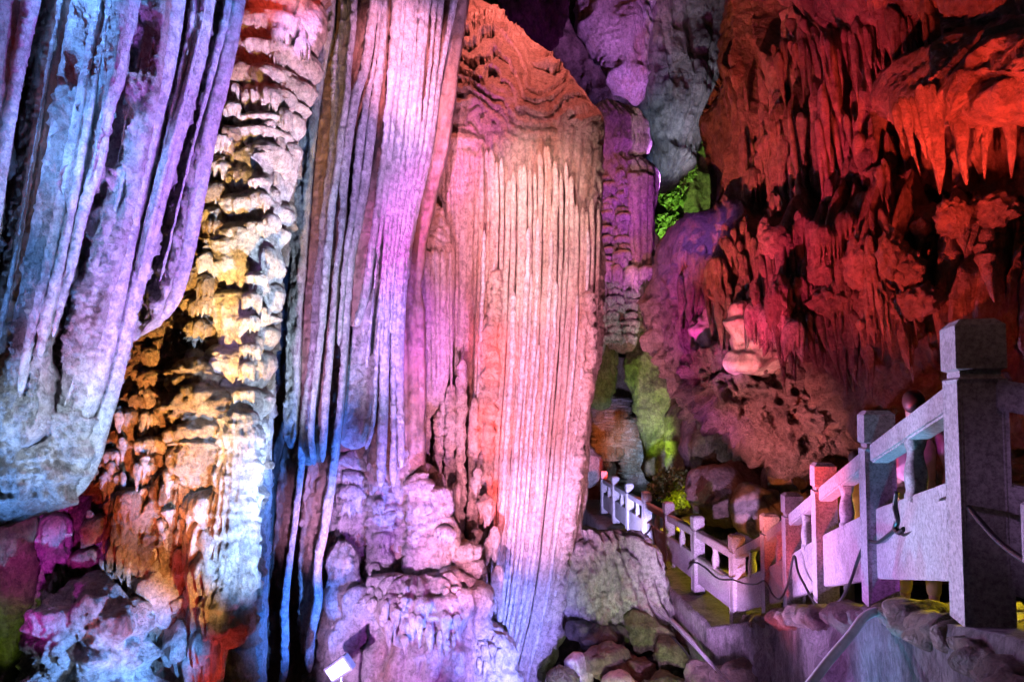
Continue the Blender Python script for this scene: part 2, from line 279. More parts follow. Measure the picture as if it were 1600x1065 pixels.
# ------------------------------------------------------------------ shared pieces (unit size, origin at the top, +z up, front -y)
def revolve(name, rf, zf, mat, nv, nu):
    v = np.linspace(0, 1, nv)[:, None]; th = np.linspace(0, 2 * math.pi, nu, endpoint=False)[None]
    r = rf(v, th); z = zf(v, th) + 0 * r; V = bst([r * np.cos(th), r * np.sin(th), z], -1)
    return V
def tube_variants(n, mat, nv=160, nu=12, bead=0.1, taper=.35, tag_='rib'):
    out = []
    for k in range(n):
        s = 40 + k * 7
        def rf(v, th):
            q = bst([v * 9 + 0 * th, np.cos(th) * .6, np.sin(th) * .6], -1); q2 = q * np.array((6, 2, 2))
            r = (1 - taper * v) * np.sqrt(np.clip(v / .04, .0, 1)) * (1 + .14 * vn(q, s)) * (1 + bead * vn(q2, s + 1)) + bead * .5 * vn(q * np.array((22, 4, 4)), s + 2)
            return r * np.sqrt(np.clip(1 - np.clip((v - .985) / .015, 0, 1) ** 2, 0, 1) + 1e-4)
        V = revolve('t', rf, lambda v, th: -v, mat, nv, nu)
        wx = .7 * fbm(bst([V[..., 2] * 3, 0 * V[..., 2], 0 * V[..., 2]], -1), 1, 2, s); V[..., 0] += .35 * wx
        out.append(grid_mesh(tag_, V, mat))
    return out
def stal_variants(n, mat, nv=48, nu=16, tag_='stalactite'):
    out = []
    for k in range(n):
        s = 90 + k * 11; ph = random.random() * 6; kf = random.choice((3, 4, 5))
        def rf(v, th):
            q = bst([v * 4 + 0 * th, np.cos(th), np.sin(th)], -1)
            r = (1 - v) ** (.5 + .3 * (k % 3)) * (1 + .22 * vn(q, s)) * (1 + .12 * np.cos(kf * th + ph + v * 2) * (1 - v)) + .03 * vn(q * np.array((9, 3, 3)), s + 3)
            return np.clip(r * (1.35 - .35 * v) , .004, 9) * np.sqrt(np.clip(v / .22, 0.0001, 1))
        V = revolve('s', rf, lambda v, th: -v, mat, nv, nu)
        V[..., 0] += (V[..., 2] ** 2) * random.uniform(-.6, .6) + .25 * vn(bst([V[..., 2] * 4, 0 * V[..., 2], 0 * V[..., 2]], -1), s)
        out.append(grid_mesh(tag_, V, mat))
    return out
def tier_variants(n, mat, nv=34, nu=56, drip=.5, tag_='drip_tier'):
    out = []
    for k in range(n):
        s = 150 + k * 13; nd = random.randint(9, 14); ph = random.random() * 9
        def cmb(th): return np.clip(.5 + .5 * np.cos(nd * th + ph + 1.5 * np.sin(3 * th + k)), 0, 1) ** 2.2
        lo = .55 + .45 * vn(bst([np.linspace(0, 5, nu)] * 3, -1), s)[None]
        def rf(v, th):
            q = bst([np.cos(th) * 1.3, np.sin(th) * 1.3, v * 1.5 + 0 * th], -1)
            a = np.clip(v / .62, 0, 1); r = np.sin(a * math.pi / 2) ** .9 * (1 + .24 * vn(q, s)) * (1 + .09 * vn(q * 4, s + 6)) * (1 - .1 * np.abs(np.sin(nd * th * .5 + ph)) * a) * (1 - .13 * (1 - cmb(th)) * ss(.25, .62, v))
            b = np.clip((v - .62) / .2, 0, 1); r = r * (1 - b * (.08 + .16 * (1 - cmb(th))))
            c = np.clip((v - .82) / .18, 0, 1); return r * (1 - .9 * c) + .02 * vn(q * 6, s + 2)
        def zf(v, th):
            a = np.clip(v / .62, 0, 1); b = np.clip((v - .62) / .2, 0, 1); c = np.clip((v - .82) / .18, 0, 1)
            return -(1 - np.cos(a * math.pi / 2)) * .62 - b * (.08 + drip * cmb(th) * lo) * (1 - c) - c * .35
        out.append(grid_mesh(tag_, revolve('u', rf, zf, mat, nv, nu), mat))
    return out
def swag_variants(n, mat, nv=50, nu=64, tag_='drip_swag'):
    out = []
    for k in range(n):
        s = 250 + k * 17; nd = random.randint(8, 12); ph = random.random() * 9
        def rf(v, th):
            q = bst([np.cos(th) * 1.5, np.sin(th) * 1.5, v * 1.6], -1); r = np.sin(math.pi * np.clip(v, 0, 1) ** .6) ** .85
            r = np.where(v > .25, np.maximum(r, .42 * (1 - .75 * (v - .25) / .75)), r)
            fl = np.abs(np.sin(nd * th * .5 + ph + 1.2 * vn(bst([v * 3, th * .5, 0 * v], -1), s))) ** .8
            return r * (1 + .2 * vn(q, s)) * (1 - .22 * (1 - fl) * ss(.1, .5, v)) * (1 - .97 * ss(.93, 1, v)) * (1 + .06 * vn(q * np.array((2, 2, 9)), s + 4)) + .025 * vn(q * 7, s + 1)
        V = revolve('w', rf, lambda v, th: -v - .12 * ss(.6, 1, v) * np.cos(3 * th + ph), mat, nv, nu); out.append(grid_mesh(tag_, V, mat))
    return out
def lump_variants(n, mat, amp=.28, f=1.6, tag_='rock', sub=4, round_=False):
    out = []
    for k in range(n):
        bm = bmesh.new(); bmesh.ops.create_icosphere(bm, subdivisions=sub, radius=1); me = bpy.data.meshes.new(tag_); bm.to_mesh(me); bm.free()
        c = np.empty(len(me.vertices) * 3); me.vertices.foreach_get('co', c); c = c.reshape(-1, 3); q = c + 13 * k
        d = 1 + amp * (ridged(q, f, 4, k) * .5 + fbm(q, f * .6, 2, k + 5)) if not round_ else 1 + amp * (.5 - cells(q, f, k)) + .03 * fbm(q, 5, 3, k)
        if not round_:   # broken rock: cut flat facets
            for j in range(9):
                nrm = RNG.normal(size=3); nrm /= np.linalg.norm(nrm); h = RNG.uniform(.62, .9); e = c @ nrm - h
                c = c - np.clip(e, 0, 9)[:, None] * nrm * .9
        c = c * d[:, None]; me.vertices.foreach_set('co', c.ravel()); me.polygons.foreach_set('use_smooth', np.ones(len(me.polygons), bool))
        me.materials.append(mat); me.update(); out.append(me)
    return out
V_ = dict(swag=swag_variants(7, M['calc']), swagt=swag_variants(6, M['tan']), swagw=swag_variants(5, M['wall']), rib=tube_variants(7, M['flow']), thin=tube_variants(5, M['flow'], 140, 8, .12, .2), bead=tube_variants(4, M['flow'], 220, 14, .32, .1),
          ribc=tube_variants(5, M['rim']),
          stal=stal_variants(7, M['wall']), stalc=stal_variants(5, M['calc']), tier=tier_variants(6, M['calc']), tiert=tier_variants(6, M['tan']),
          tierw=tier_variants(5, M['wall'], drip=.9), comb=tier_variants(4, M['calc'], 26, 48, 1.1), rock=lump_variants(6, M['wall']),
          rockm=lump_variants(4, M['moss']), rockd=lump_variants(5, M['dark']), nod=lump_variants(5, M['wall'], .5, 2.6, 'nodule', 4, True),
          nodc=lump_variants(4, M['calc'], .35, 2.2, 'nodule', 4, True), rockp=lump_variants(4, M['pale'], .22, 1.2))
def put(name, var, p0, sx, sy, sz, parent=None, rz=None, p1=None, tilt=None):
    me = random.choice(V_[var]) if isinstance(var, str) else var
    o = link(name, me, parent, p0); 
    if p1 is not None:   # hang from p0 down to p1
        d = Vector(p0) - Vector(p1); o.rotation_mode = 'QUATERNION'; q = d.to_track_quat('Z', 'Y')
        from mathutils import Quaternion
        o.rotation_quaternion = q @ Quaternion((0, 0, 1), random.uniform(0, 6.28)); o.scale = (sx, sy, d.length)
    else:
        o.rotation_euler = (tilt[0] if tilt else 0, tilt[1] if tilt else 0, random.uniform(0, 6.28) if rz is None else rz); o.scale = (sx, sy, sz)
    return o
def sweep(name, pts, r, mat, parent, nu=12, bead=.12, s=0, sq=1.25):
    p = np.array(pts, float); L = np.concatenate([[0], np.cumsum(np.linalg.norm(np.diff(p, axis=0), axis=1))]); n = max(20, int(L[-1] / .035)); tt = np.linspace(0, L[-1], n)
    c = np.stack([np.interp(tt, L, p[:, k]) for k in range(3)], -1); th = np.linspace(0, 2 * math.pi, nu, endpoint=False)[None]; v = (tt / L[-1])[:, None]
    q = bst([tt[:, None] * 3 + s * 5, np.cos(th) * .8, np.sin(th) * .8]); rr = r * (1 + .22 * vn(q, s) + bead * vn(q * np.array((3.5, 1, 1)), s + 1) + bead * .6 * vn(q * np.array((11, 3, 3)), s + 2))
    rr = rr * np.sqrt(np.clip(v / .02, 1e-4, 1)) * np.sqrt(np.clip((1 - v) / .01, 1e-4, 1))
    c[:, 0] += r * .35 * vn(bst([tt * .7, 0 * tt + s, 0 * tt]), s + 4)
    V = c[:, None] + bst([rr * np.cos(th), rr * np.sin(th) * sq, 0 * rr]); o0 = np.array(abs_loc(parent)); return link(name, grid_mesh(name, V - o0, mat), parent, o0)
def px2m(Y): return Y / F
def stack(parent, path, n, wpx, hpx, Y, var='tier', jit=.25, name='drip_tier', off=0.):
    ts = np.linspace(0, 1, len(path)); xs = [p[0] for p in path]; ys = [p[1] for p in path]
    for k in range(n):
        t = (k + .5 * random.uniform(-jit, jit) * 2) / max(1, n - 1); x = np.interp(t, ts, xs) + random.uniform(-1, 1) * jit * wpx * .5; y = np.interp(t, ts, ys)
        m = px2m(Y); wv = wpx * m * .5 * random.uniform(.75, 1.3); hh = hpx * m * random.uniform(.8, 1.25)
        put(name, var, P(x, y, Y + off + random.uniform(-.08, .08)), wv, wv * .9, hh, parent, tilt=(random.uniform(-.08, .08), random.uniform(-.1, .1)))

#GEO-BEGIN
# ------------------------------------------------------------------ the cave itself
def sheet(name, fn, nu, nv, mat):
    u, v = np.meshgrid(np.linspace(0, 1, nu), np.linspace(0, 1, nv)); V = fn(u, v); me = grid_mesh(name, V, mat, wrap=False); o = link(name, me); o['kind'] = 'structure'; return o
def floor_fn(u, v):
    X = -26 + 52 * u; Y = -6 + 44 * v; p = bst([X, Y, 0 * X], -1)
    return bst([X, Y, -2.6 + .5 * fbm(p, .35, 3) + .25 * ridged(p, .9, 5, 3)], -1)
sheet('cave_floor', floor_fn, 260, 220, M['dark'])
def back_fn(u, v):
    a = np.radians(-100 + 200 * u); X = 26 * np.sin(a); Y = 8 + 26 * np.cos(a); Z = -4 + 34 * v; rr = np.sqrt(np.clip(1 - (v * .98) ** 4, .01, 1)); X = X * rr; Y = 8 + (Y - 8) * rr
    p = bst([X, Y, Z], -1); d = 1.2 * ridged(p, .22, 6, 21) + .8 * fbm(p, .5, 4, 8)
    c = bst([X, Y - 8, 0 * X], -1); c /= np.linalg.norm(c, axis=-1, keepdims=True) + 1e-6
    return p - c * d[..., None]
sheet('cave_wall', back_fn, 420, 220, M['dark'])

# ------------------------------------------------------------------ A. near hanging curtains
RA = [(0, 60), (100, 40), (209, 22), (323, 5), (423, -10), (520, -24), (700, -60)]
RB = [(0, 137), (100, 117), (224, 95), (338, 72), (423, 55), (522, 30), (650, -5), (760, -50)]
RC = [(0, 216), (90, 196), (199, 174), (270, 160), (310, 146), (423, 120), (527, 92), (640, 58), (700, 5), (770, -60)]
RC0 = [(0, 192), (90, 178), (199, 158), (300, 138), (423, 112), (527, 84)]
RD = [(0, 293), (124, 269), (214, 249), (299, 229), (423, 204), (522, 182), (640, 148), (720, 104), (780, 40), (830, -60)]
RE = [(0, 343), (109, 318), (214, 289), (299, 264), (398, 239), (488, 214), (530, 203), (610, 185), (670, 168), (730, 150), (775, 122), (800, 88), (826, 20), (842, -60)]
RF = [(0, 390), (100, 364), (199, 340), (308, 319), (413, 298), (470, 281), (500, 266), (520, 246), (532, 222)]
def at(c, y): return float(np.interp(y, [a for a, b in c], [b for a, b in c]))
def between(L, Rr, ys, dl=-6, minw=14, off=0): return [(y, min(at(L, y) + dl, at(Rr, y) - minw), at(Rr, y)) for y in ys]
cur = thing('hanging_curtain', P(120, 830, 6.2), 'huge gritty dripstone curtain of slanting folds, bluish white, nearest on the left', 'dripstone curtain')
def fold(parent, L, Rr, ys, Y, mat='gritty', amp=.45, g=.03, gf=7, bot=.08, top=0, seed=0, du=2.6, dv=3., name='fold', thick=.25, stz=.4, dl=-6, prof=saw_p, minw=14, mic=.011):
    def dd(p, S, T): return g * (1.4 if mat == 'gritty' else 1) * (fbm(p, gf * 1.6, 5, seed, .68, (1, 1, stz)) * .8 + .7 * ridged(p, gf * .8, 3, seed + 7, .5, (1, 1, stz))) * (.15 + .85 * ss(.97, .84, S)) + .03 * vn(p * .6, seed + 3) + (.25 + .75 * ss(.97, .84, S)) * .16 * g * 0 + mic * ridged(p * np.array((1, 1, .8)), 19, 2, seed + 6) * (.35 + .65 * ss(.97, .86, S)) 
    return band(name, between(L, Rr, ys, dl, minw), Y, M[mat], parent, amp, thick, prof, dd, du, dv, top, bot)
Y5 = [-40, 100, 209, 323, 423, 520, 610, 700]
fold(cur, [(0, -60), (700, -140)], RA, [-40, 150, 300, 423, 520, 700], 5.3, seed=1)
fold(cur, [(0, -210), (700, -330)], [(0, -50), (700, -150)], [-40, 150, 300, 423, 520, 640, 740], 5.45, seed=41)
fold(cur, [(0, -400), (700, -540)], [(0, -200), (700, -330)], [-40, 150, 300, 423, 520, 640, 700], 5.9, seed=42)
fold(cur, RA, RB, Y5 + [758], 5.65, 'smooth', .5, .012, 8, seed=2)
fold(cur, RB, RC0, [-40, 100, 200, 300, 423, 527, 640, 700], 5.5, seed=3, g=.05, amp=.3)
fold(cur, RC0, RC, [-40, 100, 200, 270, 308], 5.42, seed=4, g=.02, amp=.9)
fold(cur, RC0, RD, [-40, 124, 214, 299, 423, 522, 640, 720, 790], 5.75, seed=5, g=.05, amp=.34)
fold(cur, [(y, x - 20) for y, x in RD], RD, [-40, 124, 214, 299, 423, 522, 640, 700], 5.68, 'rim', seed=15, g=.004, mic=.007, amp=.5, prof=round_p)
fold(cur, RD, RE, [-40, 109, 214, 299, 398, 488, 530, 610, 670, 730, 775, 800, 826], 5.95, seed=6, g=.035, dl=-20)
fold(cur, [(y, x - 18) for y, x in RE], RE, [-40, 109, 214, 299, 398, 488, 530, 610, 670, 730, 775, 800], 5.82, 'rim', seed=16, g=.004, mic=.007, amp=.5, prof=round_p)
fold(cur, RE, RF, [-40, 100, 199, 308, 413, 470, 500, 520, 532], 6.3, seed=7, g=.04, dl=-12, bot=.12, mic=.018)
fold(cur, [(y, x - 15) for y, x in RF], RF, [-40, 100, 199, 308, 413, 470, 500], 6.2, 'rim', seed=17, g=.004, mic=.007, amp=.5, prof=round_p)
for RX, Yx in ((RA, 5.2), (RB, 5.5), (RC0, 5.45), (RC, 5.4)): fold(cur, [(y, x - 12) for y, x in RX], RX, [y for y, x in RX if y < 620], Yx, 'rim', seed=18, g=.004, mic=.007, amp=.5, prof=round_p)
band('fold', [(600, -120, 120), (680, -120, 130), (740, -120, 120), (780, -120, 95), (800, -120, 60), (826, -120, 0)], 5.75, M['gritty'], cur, .2, .3, round_p, D_add(D_grit(.09, 4, 6, (1, 1, .7), 33), D_rock(.14, 2.4, 34), D_lump(.05, 7, 35)), 2.6, 2.6, .1, .2)

# ------------------------------------------------------------------ B. dripping cascade behind it
def midc(A, B, f, y1): return [(y, at(A, y) * (1 - f) + at(B, y) * f) for y in range(-40, y1, 60)]
for A_, B_, f_, y1_, Yk in ((RB, RC0, .38, 640, 5.48), (RB, RC0, .7, 600, 5.46), (RC, RD, .3, 620, 5.72), (RC, RD, .52, 700, 5.7), (RD, RE, .35, 600, 5.88), (RD, RE, .66, 500, 5.86), (RE, RF, .4, 480, 6.2), (RA, RB, .5, 620, 5.5)):
    c_ = midc(A_, B_, f_, y1_); fold(cur, [(y, x - 7) for y, x in c_], c_, [y for y, x in c_], Yk - .12, 'rim', seed=int(f_ * 90), g=.004, amp=.7, prof=round_p, minw=5, name='ridge', mic=.007, dl=2)
cas = thing('dripping_cascade', P(330, 1060, 7.8), 'amber and white dripstone cascade of stacked drip tiers beside the near curtain', 'dripstone cascade')
cb = band('body', [(-40, 350, 505), (100, 335, 482), (200, 320, 462), (300, 305, 448), (400, 285, 436), (530, 190, 424), (600, 170, 415), (700, 130, 408), (800, 90, 402), (950, 60, 396), (1065, 40, 392), (1110, 30, 390)], 8.2, M['tan'], cas, .16, .2, round_p, D_add(D_drip(.14, 2.2, 50), D_rock(.09, 1.4, 51)), 2.6, 2.6)
def D_swag(a, per, k, s=0, fl=.5):
    """stacked rounded swags: each bulges out below the last and draws in again, with pleats toward its lower end"""
    def g(p, S, T):
        x, z = p[..., 0], p[..., 2]; q = z / per + .8 * vn(bst([z * 1.1 / per, 0 * x, 0 * x]), s) + .22 * vn(p * np.array((3.5, 1, 1)), s + 1); fr = np.ceil(q) - q
        bulge = np.sin(math.pi * np.clip(fr, 0, 1) ** .62) ** .8; pl = np.abs(np.sin(x * k + 2.0 * vn(bst([x * 2, z * 1.2, 0 * x]), s + 3))) ** .7
        return a * (bulge * (1 + .3 * vn(bst([x * 4, z * 2, 0 * x]), s + 5)) + fl * (pl - .6) * ss(.2, .75, fr)) + .02 * fbm(p, 8, 5, s + 6, .65)
    return g
for nm, pts, Yc, mt, am, fn in (
    ('swag_column', [(-40, 462, 503), (94, 446, 488), (200, 428, 464), (300, 414, 448), (400, 400, 436), (519, 392, 424), (613, 386, 414), (700, 376, 404), (760, 374, 398)], 8.0, 'calc', .42, D_swag(.12, .40, 40, 51, .35)),
    ('swag_column', [(-40, 405, 478), (94, 392, 462), (200, 378, 442), (300, 362, 428), (400, 356, 414), (519, 346, 404), (613, 342, 396), (700, 330, 386), (800, 325, 380)], 7.85, 'calc', .34, D_swag(.16, .52, 34, 52, .4)),
    ('swag_column', [(-40, 352, 420), (94, 350, 404), (200, 336, 392), (300, 322, 376), (400, 312, 370), (519, 300, 360), (613, 296, 352), (700, 284, 346), (790, 282, 340)], 7.95, 'tan', .3, D_add(D_swag(.08, .5, 34, 53, .4), D_drip(.17, 2.1, 63))),
    ('drip_column', [(160, 330, 352), (260, 314, 348), (400, 292, 330), (519, 262, 320), (600, 250, 310), (700, 236, 300), (800, 230, 292)], 8.02, 'tan', .3, D_add(D_drip(.2, 1.7, 64), D_rock(.05, 3, 65))),
    ('drip_column', [(500, 212, 262), (600, 190, 256), (700, 160, 244), (800, 140, 240), (880, 140, 232)], 8.05, 'tan', .3, D_add(D_drip(.17, 2.3, 66), D_rock(.08, 3, 67)))):
    band(nm, pts, Yc, M[mt], cas, am, .3, round_p, fn, 1.9, 1.9, .02, .1)
stack(cas, [(380, 60), (350, 240), (330, 400), (310, 560), (300, 700)], 16, 50, 34, 7.74, 'tiert')
stack(cas, [(370, 90), (345, 260), (322, 420), (300, 580)], 14, 40, 26, 7.7, 'comb')
stack(cas, [(440, 40), (410, 240), (398, 400), (385, 560), (370, 700)], 18, 34, 22, 7.6, 'comb')
stack(cas, [(470, 60), (430, 240), (416, 400), (404, 560)], 12, 30, 34, 7.7, 'tier')
stack(cas, [(255, 520), (222, 620), (200, 690), (180, 760)], 11, 46, 34, 7.85, 'tiert')
stack(cas, [(235, 540), (205, 640), (165, 740)], 9, 34, 50, 7.85, 'swagt')
stack(cas, [(330, 760), (345, 880), (320, 1000)], 9, 70, 70, 7.6, 'comb')
band('drip_column', [(740, 240, 340), (850, 236, 340), (950, 228, 336), (1010, 240, 320)], 7.95, M['tan'], cas, .3, .3, round_p, D_add(D_drip(.12, 3, 68), D_flute(.12, 6, .02, 6, 69), D_rock(.08, 3, 70)), 2, 2, .1, .12)
stack(cas, [(388, 650), (384, 960)], 22, 36, 16, 7.7, 'comb')
stack(cas, [(190, 780), (160, 800), (150, 880)], 7, 60, 44, 7.8, 'tiert')
stack(cas, [(210, 760), (200, 860)], 6, 60, 50, 7.7, 'tiert')
stack(cas, [(230, 830), (225, 960)], 6, 56, 60, 7.75, 'swagt')
stack(cas, [(85, 800), (90, 860), (70, 960)], 8, 50, 40, 7.8, 'comb')
band('drip_lobe', [(640, 345, 395), (720, 345, 402), (820, 340, 398), (900, 330, 395), (970, 320, 388), (1010, 335, 380)], 7.6, M['calc'], cas, .4, .3, round_p, D_add(D_flute(.09, 8, .02, 8, 60), D_drip(.05, 4, 62), D_grit(.03, 9, 4, (1, 1, .4), 3)), 2.6, 2.6, .1, .12)
band('drip_lobe', [(560, 285, 330), (640, 280, 345), (720, 285, 340), (770, 300, 330)], 7.65, M['tan'], cas, .45, .3, round_p, D_add(D_swag(.08, .42, 36, 61, .5), D_drip(.12, 2.6, 62), D_flute(.05, 6, .02, 8, 61)), 2., 2., .3, .3)
for (x, y, wx, hx) in ((255, 930, 60, 80), (300, 1000, 60, 60)):
    put('nodule', 'nodc', P(x, y, 7.8), wx * px2m(7.8) * .8, .3, hx * px2m(7.8) * .8, cas)
def scatter0(parent, sf, x0, x1, y0, y1, n, w_, h_, var):
    for k in range(n):
        x = random.uniform(x0, x1); y = random.uniform(y0, y1); a = on(sf, x, y); hh = random.uniform(*h_); r = random.uniform(*w_) * px2m(a[1]) * .5
        put('drip', var, P(x, y, a[1] - .12), r, r, 1, parent, p1=P(x + random.uniform(-2, 2), y + hh, a[1] - .16))
scatter0(cas, cb, 140, 330, 600, 960, 60, (9, 18), (20, 60), 'stalc')
stack(cas, [(180, 700), (170, 900)], 14, 34, 22, 7.75, 'comb'); stack(cas, [(235, 640), (225, 940)], 16, 34, 22, 7.75, 'comb'); stack(cas, [(290, 560), (285, 960)], 16, 34, 24, 7.7, 'comb')
lump = thing('flowstone_mound', P(140, 1090, 7.3), 'knobbly blue white flowstone mound in the bottom left corner', 'flowstone mound')
band('body', [(905, 110, 190), (935, 72, 222), (980, 60, 228), (1030, 58, 228), (1100, 50, 235)], 7.4, M['gritty'], lump, .45, .4, round_p, D_add(D_lump(.3, 3.4, 5), D_lump(.12, 8, 6), D_rock(.16, 2.6, 8)), 2., 2., .3)
lb = thing('dripstone_slab', P(20, 1090, 7.6), 'mossy brown dripstone slab under the lower edge of the near curtain', 'dripstone slab')
band('body', [(780, -30, 52), (900, -30, 44), (1000, -30, 36), (1110, -30, 30)], 7.6, M['moss'], lb, .4, .4, round_p, D_add(D_flute(.1, 4, .03, 6, 71), D_rock(.06, 3, 8)), 2.6, 2.6)
lb2 = thing('dripstone_slab', P(60, 1090, 7.9), 'narrow magenta lit dripstone slab right of the mossy one', 'dripstone slab')
band('body', [(780, 48, 120), (860, 44, 110), (950, 38, 90), (1110, 30, 80)], 7.95, M['calc'], lb2, .3, .4, round_p, D_add(D_drip(.1, 3, 75), D_rock(.06, 3, 8)), 2.6, 2.6)

# ------------------------------------------------------------------ C. tall middle draperies
dra = thing('tall_drapery', P(520, 1065, 9.4), 'tall pink and lavender pleated drapery between the cascade and the great column', 'dripstone drapery')
band('back_wall', [(-40, 480, 730), (200, 440, 700), (400, 425, 660), (600, 415, 660), (800, 405, 660), (1110, 395, 660)], 10.3, M['smooth'], dra, .05, .1, round_p, D_add(D_flute(.1, 9, .02, 4, 80), D_rock(.05, 2, 8)), 3.5, 3.5)
M0L = [(0, 488), (94, 474), (188, 457), (263, 443), (350, 432), (425, 426), (519, 414), (613, 403), (750, 396), (871, 390), (1065, 382), (1110, 380)]
M0 = [(0, 505), (94, 491), (188, 471), (263, 458), (350, 448), (425, 439), (519, 433), (613, 429), (750, 425), (871, 420), (1065, 414), (1110, 412)]
M2L = [(0, 508), (100, 498), (188, 479), (263, 469), (319, 464), (474, 458), (613, 453), (690, 451)]
M2 = [(0, 523), (49, 524), (131, 506), (188, 497), (319, 485), (400, 479), (474, 473), (613, 470), (700, 464)]
M3L = [(0, 524), (49, 527), (131, 510), (188, 500), (319, 488), (474, 476), (613, 470), (750, 440), (850, 432), (950, 426), (1065, 420), (1110, 418)]
M3 = [(0, 541), (38, 542), (94, 531), (188, 529), (263, 522), (338, 513), (400, 506), (444, 501), (557, 494), (650, 482), (750, 474), (803, 468), (940, 451), (1065, 446), (1080, 442)]
M4 = [(0, 560), (56, 556), (105, 550), (150, 548), (206, 540), (244, 536), (319, 525), (400, 517), (500, 509), (594, 499), (688, 492), (727, 496)]
M5 = [(0, 595), (56, 584), (105, 576), (150, 562), (206, 552), (290, 543), (350, 540), (425, 531), (519, 524), (632, 514), (722, 509)]
M6 = [(0, 608), (90, 603), (180, 590), (260, 580), (340, 568), (400, 556), (480, 549), (540, 545), (640, 538), (734, 527), (830, 513), (878, 503), (940, 503), (991, 493), (1050, 490)]
M6L = [(0, 588), (180, 562), (340, 545), (480, 528), (640, 515), (734, 484), (803, 474), (905, 474), (991, 478), (1050, 484)]
M7 = [(0, 629), (120, 618), (220, 608), (320, 596), (400, 585), (470, 574), (510, 562)]
M8 = [(0, 644), (120, 632), (240, 620), (350, 610), (463, 600), (575, 592), (680, 583), (702, 576)]
M8L = [(0, 630), (350, 590), (463, 566), (519, 553), (613, 546), (690, 536)]
M9 = [(0, 659), (120, 648), (240, 636), (350, 622), (450, 611), (560, 606), (650, 604), (760, 600)]
M10 = [(0, 676), (120, 664), (240, 652), (340, 637), (420, 626), (520, 621), (640, 620), (760, 620)]
M11 = [(0, 697), (120, 684), (220, 672), (320, 652), (400, 638), (480, 631), (600, 630), (730, 632)]
M12 = [(0, 722), (60, 704), (100, 696), (200, 680), (270, 666), (330, 652), (390, 642), (440, 638)]
def ysof(c, a=-40): return [a] + [y for y, x in c[1:]]
def rimmed(parent, L, Rr, Y, mat, seed, amp=.6, g=.03, gf=7, rim=13, bot=.03, prof=saw_p, minw=14):
    fold(parent, L, Rr, ysof(Rr), Y, mat, amp, g, gf, bot, 0, seed, 2.2, 2.8, prof=prof, minw=minw)
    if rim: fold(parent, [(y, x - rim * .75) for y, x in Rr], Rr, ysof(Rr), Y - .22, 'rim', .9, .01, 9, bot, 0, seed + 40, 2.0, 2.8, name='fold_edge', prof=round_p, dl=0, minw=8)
rimmed(dra, M0L, M0, 8.6, 'gritty', 20, .5, .045, rim=0, prof=round_p)
rimmed(dra, M2L, M2, 9.35, 'calc', 21, .6, .03, rim=0)
rimmed(dra, M3L, M3, 9.5, 'smooth', 22, .5, .01)
rimmed(dra, M3, M4, 9.3, 'calc', 23, .5, .03)
rimmed(dra, M4, M5, 9.35, 'smooth', 24, .5, .03)
rimmed(dra, M6L, M6, 9.7, 'smooth', 25, .4, .03, rim=16)
rimmed(dra, M6, M7, 9.6, 'smooth', 26, .5, .03)
rimmed(dra, M8L, M8, 9.75, 'calc', 27, .25, .018, rim=9)
rimmed(dra, M8, M9, 9.85, 'smooth', 28, .6, .03)
rimmed(dra, M9, M10, 9.95, 'smooth', 29, .6, .03)
rimmed(dra, M10, M11, 10.05, 'smooth', 30, .6, .03)
rimmed(dra, M11, M12, 10.15, 'smooth', 31, .6, .03)
def mid(A, B, f): return [(y, at(A, y) * (1 - f) + at(B, y) * f) for y, x in B if y >= 0]
for A, B, Yv in ((M7, M8, 9.6), (M8, M9, 9.7), (M9, M10, 9.8), (M10, M11, 9.9), (M5, M6, 9.5)):
    c = mid(A, B, .5); c = [q for q in c if q[0] < 640]
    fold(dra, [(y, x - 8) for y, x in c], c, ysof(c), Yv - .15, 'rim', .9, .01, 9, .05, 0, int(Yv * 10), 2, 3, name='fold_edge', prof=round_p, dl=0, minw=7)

# ------------------------------------------------------------------ D. great column with organ-pipe ribs
col = thing('great_column', P(800, 1065, 12.5), 'giant flowstone column with a rippled red dome and organ pipe ribs in the middle', 'flowstone column')
XL = [(-30, 705), (0, 700), (60, 690), (130, 676), (200, 668), (300, 668), (500, 662), (700, 655), (1110, 650)]
XR = [(-30, 720), (0, 748), (25, 780), (60, 812), (110, 872), (150, 912), (190, 936), (280, 944), (400, 943), (520, 938), (600, 931), (680, 922), (780, 914), (880, 898), (960, 882), (1060, 852), (1110, 845)]
ys = [-30, 0, 25, 60, 110, 150, 190, 240, 300, 400, 520, 600, 680, 780, 880, 960, 1060, 1110]
def domeY(y): return 12.4 + 2.6 * max(0, (230 - y) / 260) ** 1.6
def D_dome(p, S, T):
    px_, py_ = proj(p); u = (py_ - .42 * (px_ - 690)) ; w1 = 34 * fbm(bst([px_ / 60, py_ / 80, 0 * px_], -1), 1, 4, 61)
    z = (py_ - .34 * (px_ - 690) + w1) / 23; fr = z - np.floor(z); comb = .5 + .5 * np.sin(px_ * .95 + 4 * vn(bst([px_ / 14, py_ / 18, 0 * px_], -1), 3))
    led = (fr ** .8) * (.8 + .3 * comb) * .22 * (.35 + .65 * ss(-.3, .5, fbm(bst([px_ / 90, py_ / 50, 0 * px_], -1), 1, 2, 77)))
    m = ss(232, 195, py_ - 10 * np.sin(px_ / 30)) * ss(-80, 20, py_) * ss(1.0, .85, S) * ss(0, .06, S)
    fl = .07 * np.abs(np.sin(px_ / 4.6 + .6 * vn(bst([px_ / 30, py_ / 160, 0 * px_], -1), 8))) ** .7 + .03 * vn(bst([px_ / 9, py_ / 120, 0 * px_], -1), 9)
    right = ss(895, 935, px_)
    return led * m + fl * ss(195, 240, py_) * (1 - .8 * right) + .012 * fbm(p, 9, 4, 5, .6, (1, 1, .6)) + .03 * right * ridged(p, 5, 4, 12) + .10 * fbm(p, .6, 3, 30)
